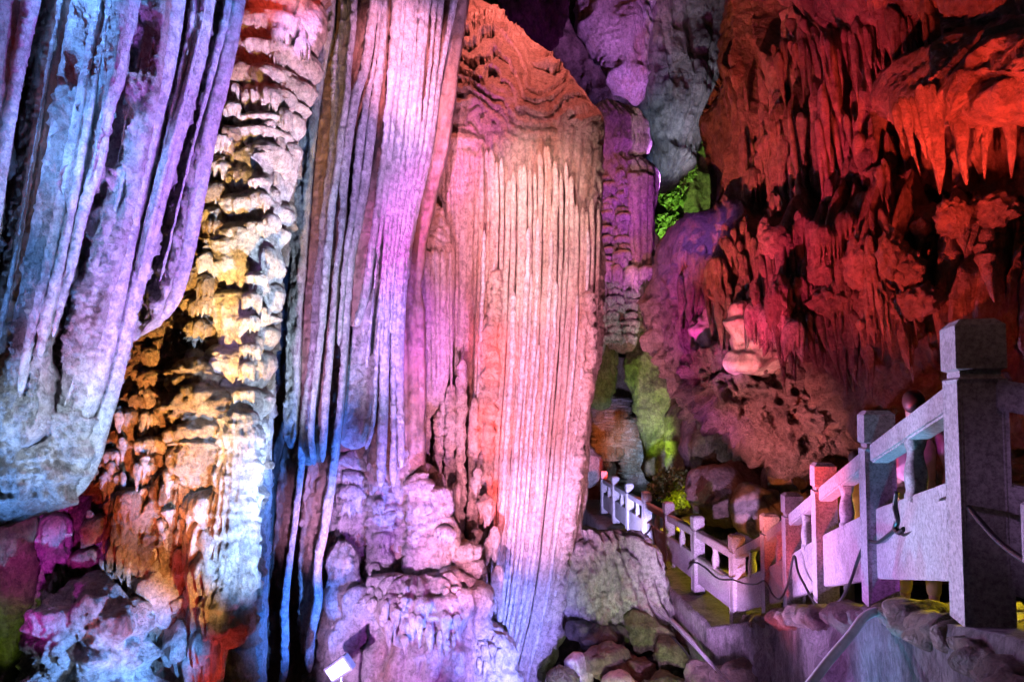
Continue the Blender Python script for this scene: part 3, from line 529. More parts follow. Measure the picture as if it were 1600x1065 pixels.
colb = band('body', [(y, at(XL, y), at(XR, y), domeY(y), domeY(y)) for y in ys], 12, M['body'], col, .3, .35, round_p, D_dome, 2.2, 2.2)
def ribs(parent, sf, xa, xb, ya, yb, n, r, var='rib', lean=(0, 0), vy=(10, 60), off=.03, name='rib', skip=0.):
    for k in range(n):
        if random.random() < skip: continue
        f = (k + random.uniform(.15, .85)) / n; x0 = xa + (xb - xa) * f; y0 = ya + random.uniform(-1, 1) * vy[0]; y1 = yb + random.uniform(-1, 1) * vy[1]
        x1 = x0 + lean[0] + (lean[1] - lean[0]) * f; a = on(sf, x0, y0); b = on(sf, x1, y1); mY = min(a[1], b[1] + .0) 
        a = np.array(P(x0, y0, a[1] - off)); b = np.array(P(x1, y1, b[1] - off)); rr = r * random.choice((.6, .8, 1, 1, 1.35)) * random.uniform(.85, 1.1)
        put(name, var, a, rr, rr * 1.3, 1, parent, p1=b)
def rib_paths(parent, sf, fs, y0f, y1f, r, mat, off=.02, bead=.12):
    for i, f in enumerate(fs):
        y0 = y0f(f) + random.uniform(-1, 1) * 14; y1 = y1f(f) + random.uniform(-30, 20); yy = np.linspace(y0, y1, 16); pts = []
        for y in yy:
            xl = at(XL, y); xr = at(XR, y) - 6; x = xl + (xr - xl) * f; a = on(sf, x, y); pts.append((x, y, a[1]))
        Ys = np.convolve(np.pad([q[2] for q in pts], 2, 'edge'), np.ones(5) / 5, 'valid'); rr = r * random.choice((.7, .85, 1, 1.1, 1.35))
        sweep('rib', [P(q[0], q[1], Yk - off) for q, Yk in zip(pts, Ys)], rr, mat, parent, 12, bead, i * 3 + int(f * 100))
n_ = 33
fs_ = [(k + random.uniform(.25, .75)) / n_ for k in range(n_)]
rib_paths(col, colb, [f for f in fs_ if f > .3], lambda f: 232 + 40 * abs(math.sin(f * 9)) + (60 if f > .86 else 0), lambda f: 1090 if f > .35 else 900, .043, M['flow'], .1)
rib_paths(col, colb, [f + .015 for f in fs_ if f > .3 and random.random() < .5], lambda f: 330 + 200 * random.random(), lambda f: 1090, .032, M['rim'], .17, .3)
rib_paths(col, colb, [.36, .385, .41, .93, .955], lambda f: 420 + 100 * random.random(), lambda f: 1080, .085, M['flow'], .15, .45)
# pilaster blocks
pa = band('pilaster', [(208, 690, 740), (222, 672, 762), (250, 668, 768), (350, 668, 764), (480, 672, 750), (600, 676, 742), (680, 680, 735)], 11.75, M['flow'], col, .35, .3, round_p, D_add(D_flute(.05, 11, .02, 7, 90)), 2.2, 2.6, .06, .1)
ribs(col, pa, 672, 762, 236, 580, 14, .05, 'rib', (0, -8), (5, 120), .03)
pb = band('pilaster', [(300, 655, 672), (330, 648, 690), (378, 634, 704), (400, 632, 708), (500, 632, 706), (600, 640, 700), (650, 650, 690)], 11.2, M['flow'], col, .4, .3, round_p, lambda p, S, T: np.where(T < .24, D_drip(.06, 5, 91)(p, S, T), D_flute(.05, 9, .02, 7, 92)(p, S, T)), 2.2, 2.2, .1, .12)
ribs(col, pb, 634, 706, 390, 650, 11, .045, 'rib', (0, 2), (4, 110), .04)
for (x, y0, y1, r) in ((648, 560, 1000, .09), (668, 600, 900, .07), (688, 640, 860, .08), (705, 600, 960, .1), (722, 560, 1040, .09), (742, 620, 1060, .08), (628, 480, 760, .07), (612, 500, 780, .09)):
    put('rib', random.choice(V_['bead']), P(x, y0, 11.1), r, r, 1, col, p1=P(x - 8, y1, 11.0))
# ------------------------------------------------------------------ E. bulbous drips at the foot
ft = thing('drip_mound', P(620, 1090, 10.5), 'violet mound of bulging drip tiers and stalagmites at the foot of the column', 'dripstone mound')
fb = band('body', [(690, 530, 600), (740, 520, 660), (820, 505, 700), (900, 500, 740), (960, 500, 760), (1020, 500, 790), (1110, 490, 800)], 10.7, M['calc'], ft, .12, .3, round_p, D_add(D_drip(.16, 1.7, 95), D_rock(.12, 1.3, 96), D_lump(.12, 1.6, 97)), 2.4, 2.4, .1)
for nm, pts, Yc, am, fn in (
    ('drip_column', [(705, 525, 575), (780, 518, 580), (860, 512, 572), (920, 508, 566), (990, 512, 560)], 10.35, .35, D_add(D_drip(.16, 2.4, 180), D_swag(.06, .4, 30, 181, .5))),
    ('drip_column', [(660, 582, 606), (740, 582, 610), (820, 580, 612), (900, 572, 606), (950, 574, 600)], 10.15, .45, D_add(D_drip(.1, 3.4, 182), D_swag(.05, .35, 30, 183, .4))),
    ('drip_column', [(700, 612, 640), (790, 612, 640), (850, 616, 640), (880, 620, 636)], 10.25, .45, D_swag(.07, .5, 30, 184, .5)),
    ('drip_column', [(740, 640, 668), (800, 640, 672), (880, 636, 676), (960, 632, 680)], 10.1, .45, D_add(D_drip(.09, 4, 185), D_swag(.05, .45, 34, 186, .5))),
    ('drip_column', [(760, 672, 704), (820, 668, 708), (900, 668, 720), (960, 668, 730)], 10.15, .45, D_add(D_drip(.06, 4, 187), D_swag(.07, .5, 34, 188, .6))),
    ('drip_column', [(850, 706, 740), (900, 704, 752), (980, 704, 764), (1030, 706, 760)], 10.2, .45, D_add(D_drip(.06, 4, 189), D_swag(.09, .4, 30, 190, .6)))):
    band(nm, pts, Yc, M['calc'], ft, am, .3, round_p, fn, 1.9, 1.9, .08, .12)
bulges = []
bulges.append((band('bulge', [(900, 600, 700), (930, 572, 730), (970, 556, 745), (1010, 552, 742), (1030, 556, 725), (1046, 566, 690)], 9.85, M['calc'], ft, .22, .3, round_p, D_add(D_flute(.2, 7, .03, 5, 191), D_rock(.28, 1.5, 192), D_swag(.10, .42, 20, 200, .5), D_grit(.05, 8)), 1.9, 1.9, .3, .12), (575, 725, 905, 1000)))
bulges.append((band('bulge', [(940, 505, 560), (980, 500, 580), (1030, 502, 590), (1080, 500, 590)], 9.95, M['calc'], ft, .3, .3, round_p, D_add(D_swag(.08, .4, 24, 204, .5), D_flute(.14, 4, .03, 5, 193), D_rock(.16, 1.8, 194), D_drip(.06, 3, 195)), 1.9, 1.9, .3), (510, 580, 950, 1030)))
bulges.append((band('bulge', [(980, 690, 770), (1020, 670, 790), (1060, 660, 796), (1110, 640, 800)], 9.9, M['calc'], ft, .3, .3, round_p, D_add(D_swag(.08, .4, 24, 205, .5), D_flute(.14, 6, .03, 5, 196), D_rock(.16, 1.6, 197), D_drip(.06, 3, 198)), 1.9, 1.9, .3), (690, 785, 990, 1060)))
band('bulge', [(1050, 540, 700), (1080, 530, 720), (1110, 520, 720)], 10.1, M['calc'], ft, .3, .3, round_p, D_add(D_flute(.1, 9), D_rock(.16, 1.6, 199)), 1.9, 1.9, .3)
for k in range(34):
    f = k / 33; x = 562 + 168 * f; y = 1040 - 22 * f + 6 * math.sin(k); put('rim_drip', 'stalc', P(x, y, 9.62), .025, .025, 1, ft, p1=P(x + 2, y + random.uniform(7, 14), 9.62))
stack(ft, [(545, 730), (540, 900)], 8, 40, 26, 10.1, 'comb'); stack(ft, [(596, 700), (590, 900)], 9, 28, 22, 9.95, 'comb'); stack(ft, [(690, 820), (700, 900)], 5, 34, 26, 9.95, 'comb'); stack(ft, [(730, 900), (740, 980)], 4, 44, 40, 9.95, 'comb')
def scatter(parent, sf, x0, x1, y0, y1, n, w_, h_, var, name='drip'):
    for k in range(n):
        x = random.uniform(x0, x1); y = random.uniform(y0, y1); a = on(sf, x, y); hh = random.uniform(*h_); r = random.uniform(*w_) * px2m(a[1]) * .5
        put(name, var, P(x, y, a[1] - .02), r, r, 1, parent, p1=P(x + random.uniform(-2, 2), y + hh, a[1] - .06))
scatter(ft, fb, 530, 780, 720, 1000, 60, (9, 20), (30, 80), 'stalc')
for sf_, q in bulges: scatter(ft, sf_, *q, 26, (8, 18), (22, 60), 'stalc')
dr2 = thing('hanging_drip', P(525, 830, 10.4), 'slender pale drip cone hanging over the small sign box', 'stalactite')
band('cone', [(845, 522, 552), (880, 516, 560), (920, 520, 558), (960, 526, 550), (990, 532, 543)], 9.75, M['calc'], dr2, .45, .4, round_p, D_add(D_flute(.08, 6, .02, 8, 201), D_drip(.05, 4, 202), D_rock(.05, 3, 203)), 1.8, 1.8, .25, .1)

# ------------------------------------------------------------------ F. small columns behind the great column
pc = thing('ribbed_column', P(980, 430, 15.5), 'purple ribbed hanging column just right of the great column', 'flowstone column')
pcb = band('body', [(160, 930, 960), (180, 930, 995), (215, 930, 1012), (235, 930, 1012), (250, 930, 1000), (262, 930, 1016), (330, 930, 1018), (400, 930, 1016), (425, 930, 1010), (440, 935, 1000)], 15.5, M['calc'], pc, .3, .3, round_p, D_add(D_flute(.09, 9, .03, 6, 110), D_rock(.06, 2, 111)), 2, 2, .05, .06)
stack(pc, [(950, 275), (950, 420)], 14, 24, 14, 15.1, 'comb'); stack(pc, [(972, 265), (972, 400)], 13, 24, 14, 15.05, 'comb')
ribs(pc, pcb, 985, 1014, 270, 415, 7, .09, 'rib', (0, 0), (3, 10), .02)
stack(pc, [(945, 412), (1005, 415)], 4, 26, 24, 15, 'comb')
gc = thing('ribbed_column', P(975, 560, 16.5), 'short teal and yellow comb-like dripstone block below the purple column', 'flowstone column')
band('body', [(425, 942, 1000), (450, 940, 1000), (505, 940, 998), (530, 948, 994), (552, 962, 982)], 16.5, M['tan'], gc, .3, .4, round_p, D_add(D_drip(.14, 2.6, 113), D_flute(.06, 8)), 2, 2, .1, .2)
stack(gc, [(958, 440), (958, 520)], 8, 28, 12, 16.1, 'comb'); stack(gc, [(984, 440), (984, 520)], 8, 28, 12, 16.1, 'comb')
pv = band('fold', [(420, 925, 948), (540, 925, 945), (560, 928, 940)], 16.2, M['calc'], gc, .4, .3, round_p, D_flute(.05, 3), 2, 3, 0, .1)
yc = thing('dripstone_block', P(1018, 520, 18), 'rounded yellow green dripstone block with a flat underside in the gap', 'dripstone block')
band('body', [(436, 1000, 1028), (446, 998, 1038), (470, 998, 1041), (500, 998, 1039), (516, 1002, 1036)], 18, M['tan'], yc, .35, .4, round_p, D_add(D_drip(.14, 2.6, 115), D_flute(.06, 6)), 2, 2, .15, .1)
put('ledge', 'rockp', P(1022, 425, 19), .7, .6, .35, yc); put('ledge', 'rockp', P(1012, 400, 19.5), .4, .5, .6, yc)
for i, (r, Yv, m, lab, dd) in enumerate((
    ([(505, 985, 1040), (560, 975, 1055), (620, 985, 1068), (690, 1000, 1085), (735, 1010, 1090), (760, 1020, 1080)], 20, 'moss', 'dark mossy rock pillar with pale green lit edges in the gap', D_rock(.5, .6, 120)),
    ([(620, 1050, 1110), (680, 1046, 1130), (740, 1050, 1160), (800, 1060, 1170)], 18.5, 'moss', 'yellowish rock face under the overhanging right wall', D_rock(.35, .8, 121)),
    ([(500, 930, 960), (560, 925, 965), (620, 920, 955), (640, 925, 950)], 19, 'moss', 'green lit fluted rock at the edge of the great column', D_flute(.15, 4, .05)),
    )):
    t = thing('rock_pillar', P(r[-1][1], r[-1][0], Yv), lab, 'rock'); band('body', r, Yv, M[m], t, .35, .4, round_p, dd, 2.2, 2.2, .1, .1)
# far chamber
fc = thing('far_columns', P(985, 770, 27), 'far cluster of small white, orange and blue dripstone columns beyond the railing', 'dripstone cluster')
band('back_wall', [(560, 900, 1080), (800, 900, 1090)], 28.5, M['tan'], fc, .1, .1, round_p, D_rock(.8, .5, 125), 3, 3)
for (x, y0, y1, wpx, v) in ((985, 650, 780, 22, 'tier'), (1002, 660, 790, 18, 'tier'), (968, 620, 700, 20, 'tiert'), (950, 615, 720, 20, 'tiert'), (1030, 690, 790, 20, 'comb'), (1018, 665, 780, 18, 'tier'), (1050, 670, 760, 26, 'comb'), (938, 630, 700, 18, 'tiert')):
    put('column', random.choice(V_['bead']), P(x, y0, 27), wpx * .022, wpx * .022, 1, fc, p1=P(x, y1, 27)); stack(fc, [(x, y0), (x, y1)], 10, wpx, 16, 26.8, v)
rl = thing('flowstone_lump', P(922, 760, 21.5), 'bright red flowstone lump against the foot edge of the great column', 'flowstone lump')
band('body', [(698, 915, 930), (712, 906, 938), (740, 906, 938), (762, 910, 930)], 22.5, M['calc'], rl, .5, .4, round_p, D_lump(.3, 1.6, 3), 1.6, 1.6, .3, .2)
# moss bush
def leafy(name, cx, cy, Yv, rx, ry, n, label, size, cat='bush', mat=None, kindr='foliage'):
    t = thing(name, P(cx, cy + ry, Yv), label, cat); m = px2m(Yv); vs = []; fs = []
    for k in range(n):
        a = RNG.normal(size=3); a /= np.linalg.norm(a); r = RNG.uniform(.55, 1.05) * (1 + .25 * vn(a * 2.3 + cx, 5)); c = P(cx + a[0] * r * rx, cy + a[2] * r * ry, Yv + a[1] * r * rx * m)
        q = RNG.normal(size=(2, 3)); q[0] /= np.linalg.norm(q[0]); q[1] -= q[0] * (q[0] @ q[1]); q[1] /= np.linalg.norm(q[1]); sz = size * RNG.uniform(.6, 1.4)
        b = len(vs); w_ = np.cross(q[0], q[1]) * sz * .15
        vs += [c - q[0] * sz, c - q[1] * sz * .5 + w_, c + q[0] * sz, c + q[1] * sz * .5 + w_]; fs.append((b, b + 1, b + 2, b + 3))
    me = bpy.data.meshes.new(kindr); o = np.array(parent_loc(t)); me.from_pydata([tuple(v - o) for v in vs], [], fs); me.materials.append(mat or M['leaf']); ob = link(kindr, me, t, o); ob['kind'] = 'stuff'
    stem = put('stem', 'rockm', P(cx, cy, Yv), rx * m * .6, rx * m * .5, ry * m * .6, t)
    return t
M['leaf'] = rock('leaf', (.05, .1, .02), (.13, .2, .04), None, 3, .1, .5, 1, 20)
M['leaf2'] = rock('bright leaf', (.12, .22, .04), (.3, .42, .1), None, 3, .1, .5, 1, 20)
leafy('moss_bush', 1058, 762, 15.5, 42, 30, 2600, 'dark green moss clump beside the walkway railing', .05)
# green gap
gg = thing('gap_rock', P(1060, 420, 26), 'green lit rock face with plants seen through the high gap', 'rock')
band('body', [(60, 1030, 1160), (200, 1020, 1130), (320, 1010, 1120), (420, 1000, 1120), (450, 1000, 1110)], 26.5, M['moss'], gg, .12, .2, round_p, D_rock(.9, .35, 130), 2.4, 2.4)
for k, (x, y, rx, ry, n, lab) in enumerate(((1048, 300, 22, 26, 500, 'leafy fern clump high in the green gap'), (1070, 262, 18, 20, 350, 'topmost leafy clump on the rock of the green gap'), (1044, 352, 20, 22, 400, 'lowest leafy clump hanging in the green gap'))):
    leafy('fern', x, y, 25.2, rx, ry, n, lab, .17, 'fern', M['leaf2'])
# dark ceiling mass and hanging rocks
cm = thing('ceiling_rock', P(1020, 200, 20), 'dark hanging ceiling rock mass lit violet and blue above the gap', 'rock')
band('body', [(-60, 780, 1160), (0, 800, 1150), (60, 830, 1120), (120, 870, 1110), (200, 930, 1080), (250, 985, 1050), (290, 1008, 1035)], 20, M['wall'], cm, .2, .4, round_p, D_add(D_rock(.9, .45, 135, 7, (1, 1, .7)), D_flute(.25, 9, .05, 2, 5)), 2.6, 2.6, 0, .15)
band('hanging_lobe', [(-40, 915, 1010), (40, 920, 1012), (90, 948, 1010), (130, 965, 1005), (165, 985, 1000)], 17.8, M['calc'], cm, .35, .4, round_p, D_add(D_rock(.35, .8, 137), D_flute(.1, 6)), 2.2, 2.2, 0, .2)
band('red_lobe', [(-40, 770, 880), (30, 800, 880), (60, 830, 870), (80, 845, 862)], 17, M['wall'], cm, .3, .4, round_p, D_flute(.2, 8, .06), 2.6, 2.6, 0, .2)
wr = thing('ceiling_rock', P(1090, 120, 22), 'grey white chunky ceiling rock at the top of the gap', 'rock')
band('body', [(-40, 1000, 1150), (20, 1025, 1150), (60, 1040, 1150), (90, 1060, 1145), (112, 1080, 1130), (118, 1095, 1118)], 21, M['pale'], wr, .3, .4, round_p, D_add(D_rock(.5, .7, 140, 7), D_lump(.3, 1.1, 5)), 2.2, 2.2, 0, .2)

# ------------------------------------------------------------------ G. right wall
rw = thing('overhanging_wall', P(1400, 740, 9), 'huge overhanging cave wall of red lit limestone above the walkway', 'rock wall')
WL = [(-60, 1150), (0, 1147), (60, 1140), (110, 1125), (160, 1102), (190, 1090), (230, 1092), (300, 1100), (340, 1098), (362, 1072), (395, 1042), (420, 1038), (470, 1046), (540, 1040), (565, 1044), (600, 1062), (640, 1092), (680, 1150), (705, 1220), (730, 1320), (760, 1420)]
def WYr(y): return 6.6 if y < 500 else 6.6 + (y - 500) * .008
def D_wall(p, S, T):
    px_, py_ = proj(p); q = bst([px_ / 60, py_ / 200, 0 * px_], -1)
    upl = ss(1190, 1150, px_) * ss(380, 300, py_)       # smooth orange flank
    fl = ss(1110, 1180, px_) * ss(560, 480, py_) * (.35 * np.abs(vn(bst([px_ / 17, py_ / 190, 0 * px_], -1), 31)) + .2 * ridged(bst([px_ / 40, py_ / 260, 0 * px_], -1), 1, 3, 33))
    pit = ss(500, 560, py_) * ss(1480, 1380, px_)
    d = .4 * fbm(p, .35, 3, 30) + fl * 1.2 + (.1 + .15 * ss(380, 480, py_)) * ridged(p, .9, 5, 36, .55, (1, 1, .6)) * (1 - .6 * upl) + .03 * fbm(p, 9, 3, 39)
    return d - pit * (.2 * ss(.46, .26, cells(p + .25 * fbm(p, 2, 2, 4)[..., None], 2.4, 8)) + .1 * ss(.45, .25, cells(p, 5.2, 9))) + pit * (0 + .1 * ridged(p, 3.2, 4, 44, .6))
wall = band('body', [(y, x, 1800, 13 if y < 380 else 12.2, WYr(y)) for y, x in WL], 10, M['wall'], rw, .06, .25, round_p, D_wall, 2.6, 2.6, 0, .0)
rwl = band('pitted_shelf', [(535, 1070, 1330), (590, 1072, 1380), (640, 1100, 1400), (680, 1160, 1400), (710, 1230, 1390), (745, 1310, 1370)], 10.2, M['pit'], rw, .2, .4, round_p, D_add(lambda p, S, T: -.22 * ss(.46, .26, cells(p + .25 * fbm(p, 2, 2, 4)[..., None], 2.4, 18)) - .12 * ss(.45, .25, cells(p, 5.4, 28)) + .16 * ridged(p, 2.4, 5, 44, .62), D_rock(.3, .6, 46)), 2., 2., .25, .2)
def wallp(x, y, off=0): a = on(wall, x, y); return np.array(P(x, y, a[1] - off))
def hang(parent, x, y0, x1, y1, wpx, off=.15, var='stal', name='stalactite'):
    a = wallp(x, y0, off); r = wpx * px2m(a[1]) * .5; b = P(x1, y1, a[1] - .05); put(name, var, a, r, r, 1, parent, p1=b)
# upper row
up = thing('stalactite_ledge', wallp(1400, 10), 'upper red ledge with a fringe of long hanging stalactites', 'stalactite ledge')
band('ledge', [(-50, 1200, 1700, 10.4, 6.0), (-10, 1212, 1700, 10.2, 6.0), (22, 1225, 1700, 10.2, 6.1), (40, 1240, 1640, 10.2, 6.3)], 8, M['wall'], up, .05, .2, round_p, D_add(D_rock(.25, 1, 150), D_flute(.12, 40, .03)), 2.8, 2.4, 0, .3)
for (x, y0, x1, y1, wv) in ((1232, 30, 1240, 60, 14), (1250, 30, 1268, 62, 15), (1275, 20, 1300, 50, 16), (1290, 20, 1310, 44, 12), (1250, 40, 1268, 170, 16), (1270, 40, 1285, 165, 20), (1290, 50, 1309, 196, 20), (1318, 40, 1345, 172, 18), (1335, 30, 1362, 162, 20),
    (1350, 20, 1384, 135, 22), (1375, 10, 1395, 120, 20), (1390, 10, 1408, 112, 20), (1400, 0, 1440, 98, 34), (1430, 0, 1452, 80, 18), (1445, -10, 1462, 82, 22), (1466, -10, 1480, 70, 20), (1480, -10, 1492, 62, 18), (1498, -10, 1503, 60, 20), (1520, -20, 1528, 48, 24), (1535, -20, 1552, 60, 26), (1560, -20, 1570, 55, 24), (1585, -20, 1590, 50, 24), (1225, 60, 1222, 120, 12), (1215, 80, 1228, 180, 14), (1300, 60, 1312, 140, 14)):
    hang(up, x, y0, x1, y1, wv * 1.1, .45)
for k in range(46):
    f = k / 45; x = 1208 + 380 * f; y0 = 70 - 75 * f + random.uniform(-8, 8); hang(up, x, y0, x + random.uniform(4, 16), y0 + random.uniform(40, 120), random.uniform(7, 13), .5)
lo = thing('stalactite_ledge', wallp(1500, 120), 'lower bright red ledge with the broadest hanging stalactites on the right', 'stalactite ledge')
sl = []
band('ledge', [(40, 1580, 1680, 6.6, 6.0), (70, 1505, 1680, 7.0, 5.9), (100, 1440, 1680, 7.4, 5.9), (135, 1400, 1680, 7.7, 5.9), (165, 1392, 1640, 7.8, 6.0), (190, 1400, 1560, 7.8, 6.3)], 7, M['wall'], lo, .14, .3, round_p, D_add(D_rock(.22, 1.2, 155), D_drip(.12, 2.2, 156)), 2.4, 2.4, .3, .3)
for (x, y0, x1, y1, wv) in ((1450, 130, 1474, 304, 26), (1436, 130, 1458, 268, 18), (1485, 120, 1513, 290, 24), (1500, 110, 1500, 240, 26), (1520, 100, 1530, 232, 30), (1545, 100, 1545, 235, 28), (1562, 90, 1556, 200, 22), (1572, 90, 1583, 280, 20), (1590, 80, 1602, 170, 22), (1610, 80, 1608, 250, 24), (1470, 120, 1490, 210, 18),
    (1405, 150, 1438, 275, 13), (1412, 150, 1428, 245, 12), (1398, 160, 1410, 235, 12), (1422, 150, 1446, 250, 12), (1535, 200, 1541, 280, 10)):
    a = P(x, y0, 6.75); r = wv * px2m(6.7) * .55; put('stalactite', 'stal', a, r, r, 1, lo, p1=P(x1, y1, 6.7))
# hanging drip lobes all over the middle of the wall: parts of the wall
for (xa, xb, ya, yb, n, wr_, hr) in ((1215, 1400, 170, 330, 44, (9, 20), (60, 140)), (1160, 1300, 70, 400, 80, (6, 13), (80, 190)), (1050, 1180, 380, 520, 46, (9, 18), (50, 110)), (1200, 1420, 300, 460, 56, (8, 18), (60, 150)), (1150, 1420, 430, 540, 50, (8, 16), (40, 100)), (1100, 1160, 330, 400, 14, (8, 14), (30, 60)), (1430, 1560, 300, 420, 14, (16, 34), (40, 70))):
    for k in range(n):
        x = random.uniform(xa, xb); y = random.uniform(ya, yb)
        if x < at(WL, y) + 12: continue
        wv = random.uniform(*wr_); hv = random.uniform(*hr); hang(rw, x, y, x + hv * random.uniform(.02, .22), y + hv, wv, .12)
for k in range(10):
    x = random.uniform(1180, 1440); y = random.uniform(300, 520); a = wallp(x, y, .1); m = px2m(a[1]); s = random.uniform(14, 28) * m; put('nodule', 'nod', a, s, s * .7, s * random.uniform(.9, 1.6), rw)
for (x, y, wv, hv) in ((1345, 410, 30, 44), (1395, 400, 26, 40), (1450, 350, 36, 30), (1490, 340, 30, 30), (1550, 330, 44, 26), (1410, 420, 34, 30), (1300, 470, 36, 26), (1430, 470, 40, 30)):
    a = wallp(x, y, .2); m = px2m(a[1]); put('nodule', 'nod', a, wv * m, wv * m * .8, hv * m, rw)
for (xa, ya, xb, yb, n, v) in ((1180, 470, 1240, 500, 7, 'comb'), (1070, 390, 1120, 400, 4, 'tierw'), (1240, 330, 1300, 360, 5, 'tierw'), (1220, 160, 1180, 260, 5, 'tierw'), (1320, 330, 1350, 300, 4, 'tierw'), (1300, 430, 1330, 450, 4, 'tierw')):
    for k in range(n):
        f = k / max(1, n - 1); a = wallp(xa + (xb - xa) * f, ya + (yb - ya) * f, .15); m = px2m(a[1]); s = random.uniform(12, 20) * m; put('drip_tier', v, a, s, s, s * 2.6, rw)
# pale scoured hollow
ya_, yb_ = wallp(1115, 510)[1] - .25, min(wallp(1165, 520)[1], wallp(1200, 540)[1], wallp(1160, 560)[1]) - .35
sc_ = thing('scoured_boulder', P(1180, 560, 10.6), 'smooth pale pink scoured rock hollow in the middle of the right wall', 'rock')
band('left_face', [(476, 1118, 1150), (495, 1092, 1156), (520, 1078, 1150), (542, 1080, 1130)], ya_ + .15, M['pale'], sc_, .3, .4, round_p, D_add(D_rock(.22, 1.1, 160, 5), D_rock(.05, 5, 162, 4)), 2, 2, .2, .2)
band('right_face', [(474, 1143, 1172), (498, 1148, 1196), (515, 1148, 1234), (545, 1146, 1240), (565, 1142, 1222), (580, 1148, 1180)], yb_ + .1, M['pale'], sc_, .2, .4, round_p, D_add(D_rock(.3, 1.0, 161, 5), D_rock(.05, 5, 163, 4)), 2, 2, .08, .15)
# brown recess below the overhang
lr = thing('recess_rock', P(1250, 820, 15), 'brown scalloped rock recess under the overhang behind the walkway', 'rock')
band('body', [(590, 1050, 1300), (650, 1070, 1420), (720, 1110, 1500), (800, 1140, 1500), (900, 1150, 1500)], 15.5, M['wall'], lr, .1, .2, round_p, D_add(D_rock(.7, .5, 165, 6), D_lump(.3, .8, 5)), 2.6, 2.6, .05)
for (x, y, wv, hv, Yv, v, lab) in ((1130, 768, 66, 46, 14, 'rock', 'large rounded brown boulder behind the lower railing'), (1185, 800, 46, 36, 13, 'rockp', 'pale crumpled boulder behind the rail corner'), (1250, 735, 60, 42, 13.5, 'rockp', 'flat orange lit slab of rock above the stair rail'), (1118, 700, 50, 40, 15, 'rockm', 'olive streaked rock below the dark overhang'), (1215, 850, 40, 36, 12.5, 'rockm', 'yellow lit low rock seen through the corner balusters'), (1100, 840, 60, 30, 15, 'rockm', 'yellow green low rock behind the lower railing')):
    m = px2m(Yv); b = put('boulder', v, P(x, y, Yv), wv * m, wv * m * .8, hv * m); tag(b, lab, 'boulder')

# ------------------------------------------------------------------ H. walkway, railings
posts = []   # (x_world, y_world, base_z)
def base(px, py, hpx): Y = 1.3 * F / hpx; p = P(px, py, Y); return Vector(p)
near = [base(1534, 972, 466), base(1376, 944, 298), base(1291, 946, 219), base(1241, 959, 185), base(1205, 966, 160), base(1153, 976, 138)]
Z0 = near[-1].z
A = near[-1]; far = [Vector((A.x + (2.80 - A.x) * k / 6.0, A.y + k * 1.82, Z0)) for k in range(1, 7)]
def beam(name, a, b, wd, ht, mat, parent, bev=.012, up=0.):
    """a stone bar from a to b (bottom centre line), vertical ends"""
    a = Vector(a); b = Vector(b); d = (b - a); h = Vector((d.x, d.y, 0)).normalized(); n = Vector((h.y, -h.x, 0)) * wd / 2
    bm = bmesh.new(); u = Vector((0, 0, ht)); vs = [bm.verts.new(q) for q in (a - n, a + n, a + n + u, a - n + u, b - n, b + n, b + n + u, b - n + u)]
    for f in ((0, 1, 2, 3), (7, 6, 5, 4), (0, 4, 5, 1), (1, 5, 6, 2), (2, 6, 7, 3), (3, 7, 4, 0)): bm.faces.new([vs[i] for i in f])
    bmesh.ops.recalc_face_normals(bm, faces=bm.faces)
    if bev: bmesh.ops.bevel(bm, geom=list(bm.edges), offset=bev, segments=2, affect='EDGES')
    o0 = abs_loc(parent) if parent else a; bmesh.ops.translate(bm, vec=-o0, verts=bm.verts)
    me = bpy.data.meshes.new(name); bm.to_mesh(me); bm.free(); me.materials.append(mat)
    return link(name, me, parent, o0)
def post_mesh(wd, ht, rot, cap=True):
    bm = bmesh.new(); w2 = wd / 2
    prof = [(w2, 0), (w2, ht - .26), (w2 - .018, ht - .25), (w2 - .018, ht - .225), (w2, ht - .215), (w2, ht - .03), (w2 - .03, ht)]
    rings = []
    for r, z in prof: rings.append([bm.verts.new((sx * r, sy * r, z)) for sx, sy in ((-1, -1), (1, -1), (1, 1), (-1, 1))])
    for a, b in zip(rings, rings[1:]):
        for k in range(4): bm.faces.new((a[k], a[(k + 1) % 4], b[(k + 1) % 4], b[k]))
    bm.faces.new(rings[-1]); bm.faces.new(rings[0][::-1])
    bm.faces.ensure_lookup_table()
    for f in [f for f in bm.faces if abs(f.calc_center_median().z - (ht - .26) / 2) < .02 and abs(f.normal.z) < .1]:
        r = bmesh.ops.inset_region(bm, faces=[f], thickness=.025, depth=-.008)
    bmesh.ops.recalc_face_normals(bm, faces=bm.faces)
    bmesh.ops.bevel(bm, geom=[e for e in bm.edges if e.calc_length() > .3], offset=.006, segments=2, affect='EDGES')
    me = bpy.data.meshes.new('post'); bm.to_mesh(me); bm.free(); me.materials.append(M['concrete']); return me
PM = post_mesh(.19, 1.3, 0)
def vase():
    prof = [(.05, 0), (.05, .03), (.042, .05), (.046, .09), (.05, .13), (.045, .18), (.036, .22), (.034, .26), (.044, .29), (.05, .33)]
    v = np.array(prof); th = np.linspace(0, 2 * math.pi, 18, endpoint=False); t = np.linspace(0, 1, 30); rr = np.interp(t, np.linspace(0, 1, len(v)), v[:, 0]); zz = np.interp(t, np.linspace(0, 1, len(v)), v[:, 1])
    sq = 1 / np.maximum(np.abs(np.cos(th)), np.abs(np.sin(th))) ** .7
    V = bst([rr[:, None] * np.cos(th) * sq, rr[:, None] * np.sin(th) * sq, zz[:, None] + 0 * th[None]], -1)
    return grid_mesh('baluster', V, M['concrete'])
VM = vase()
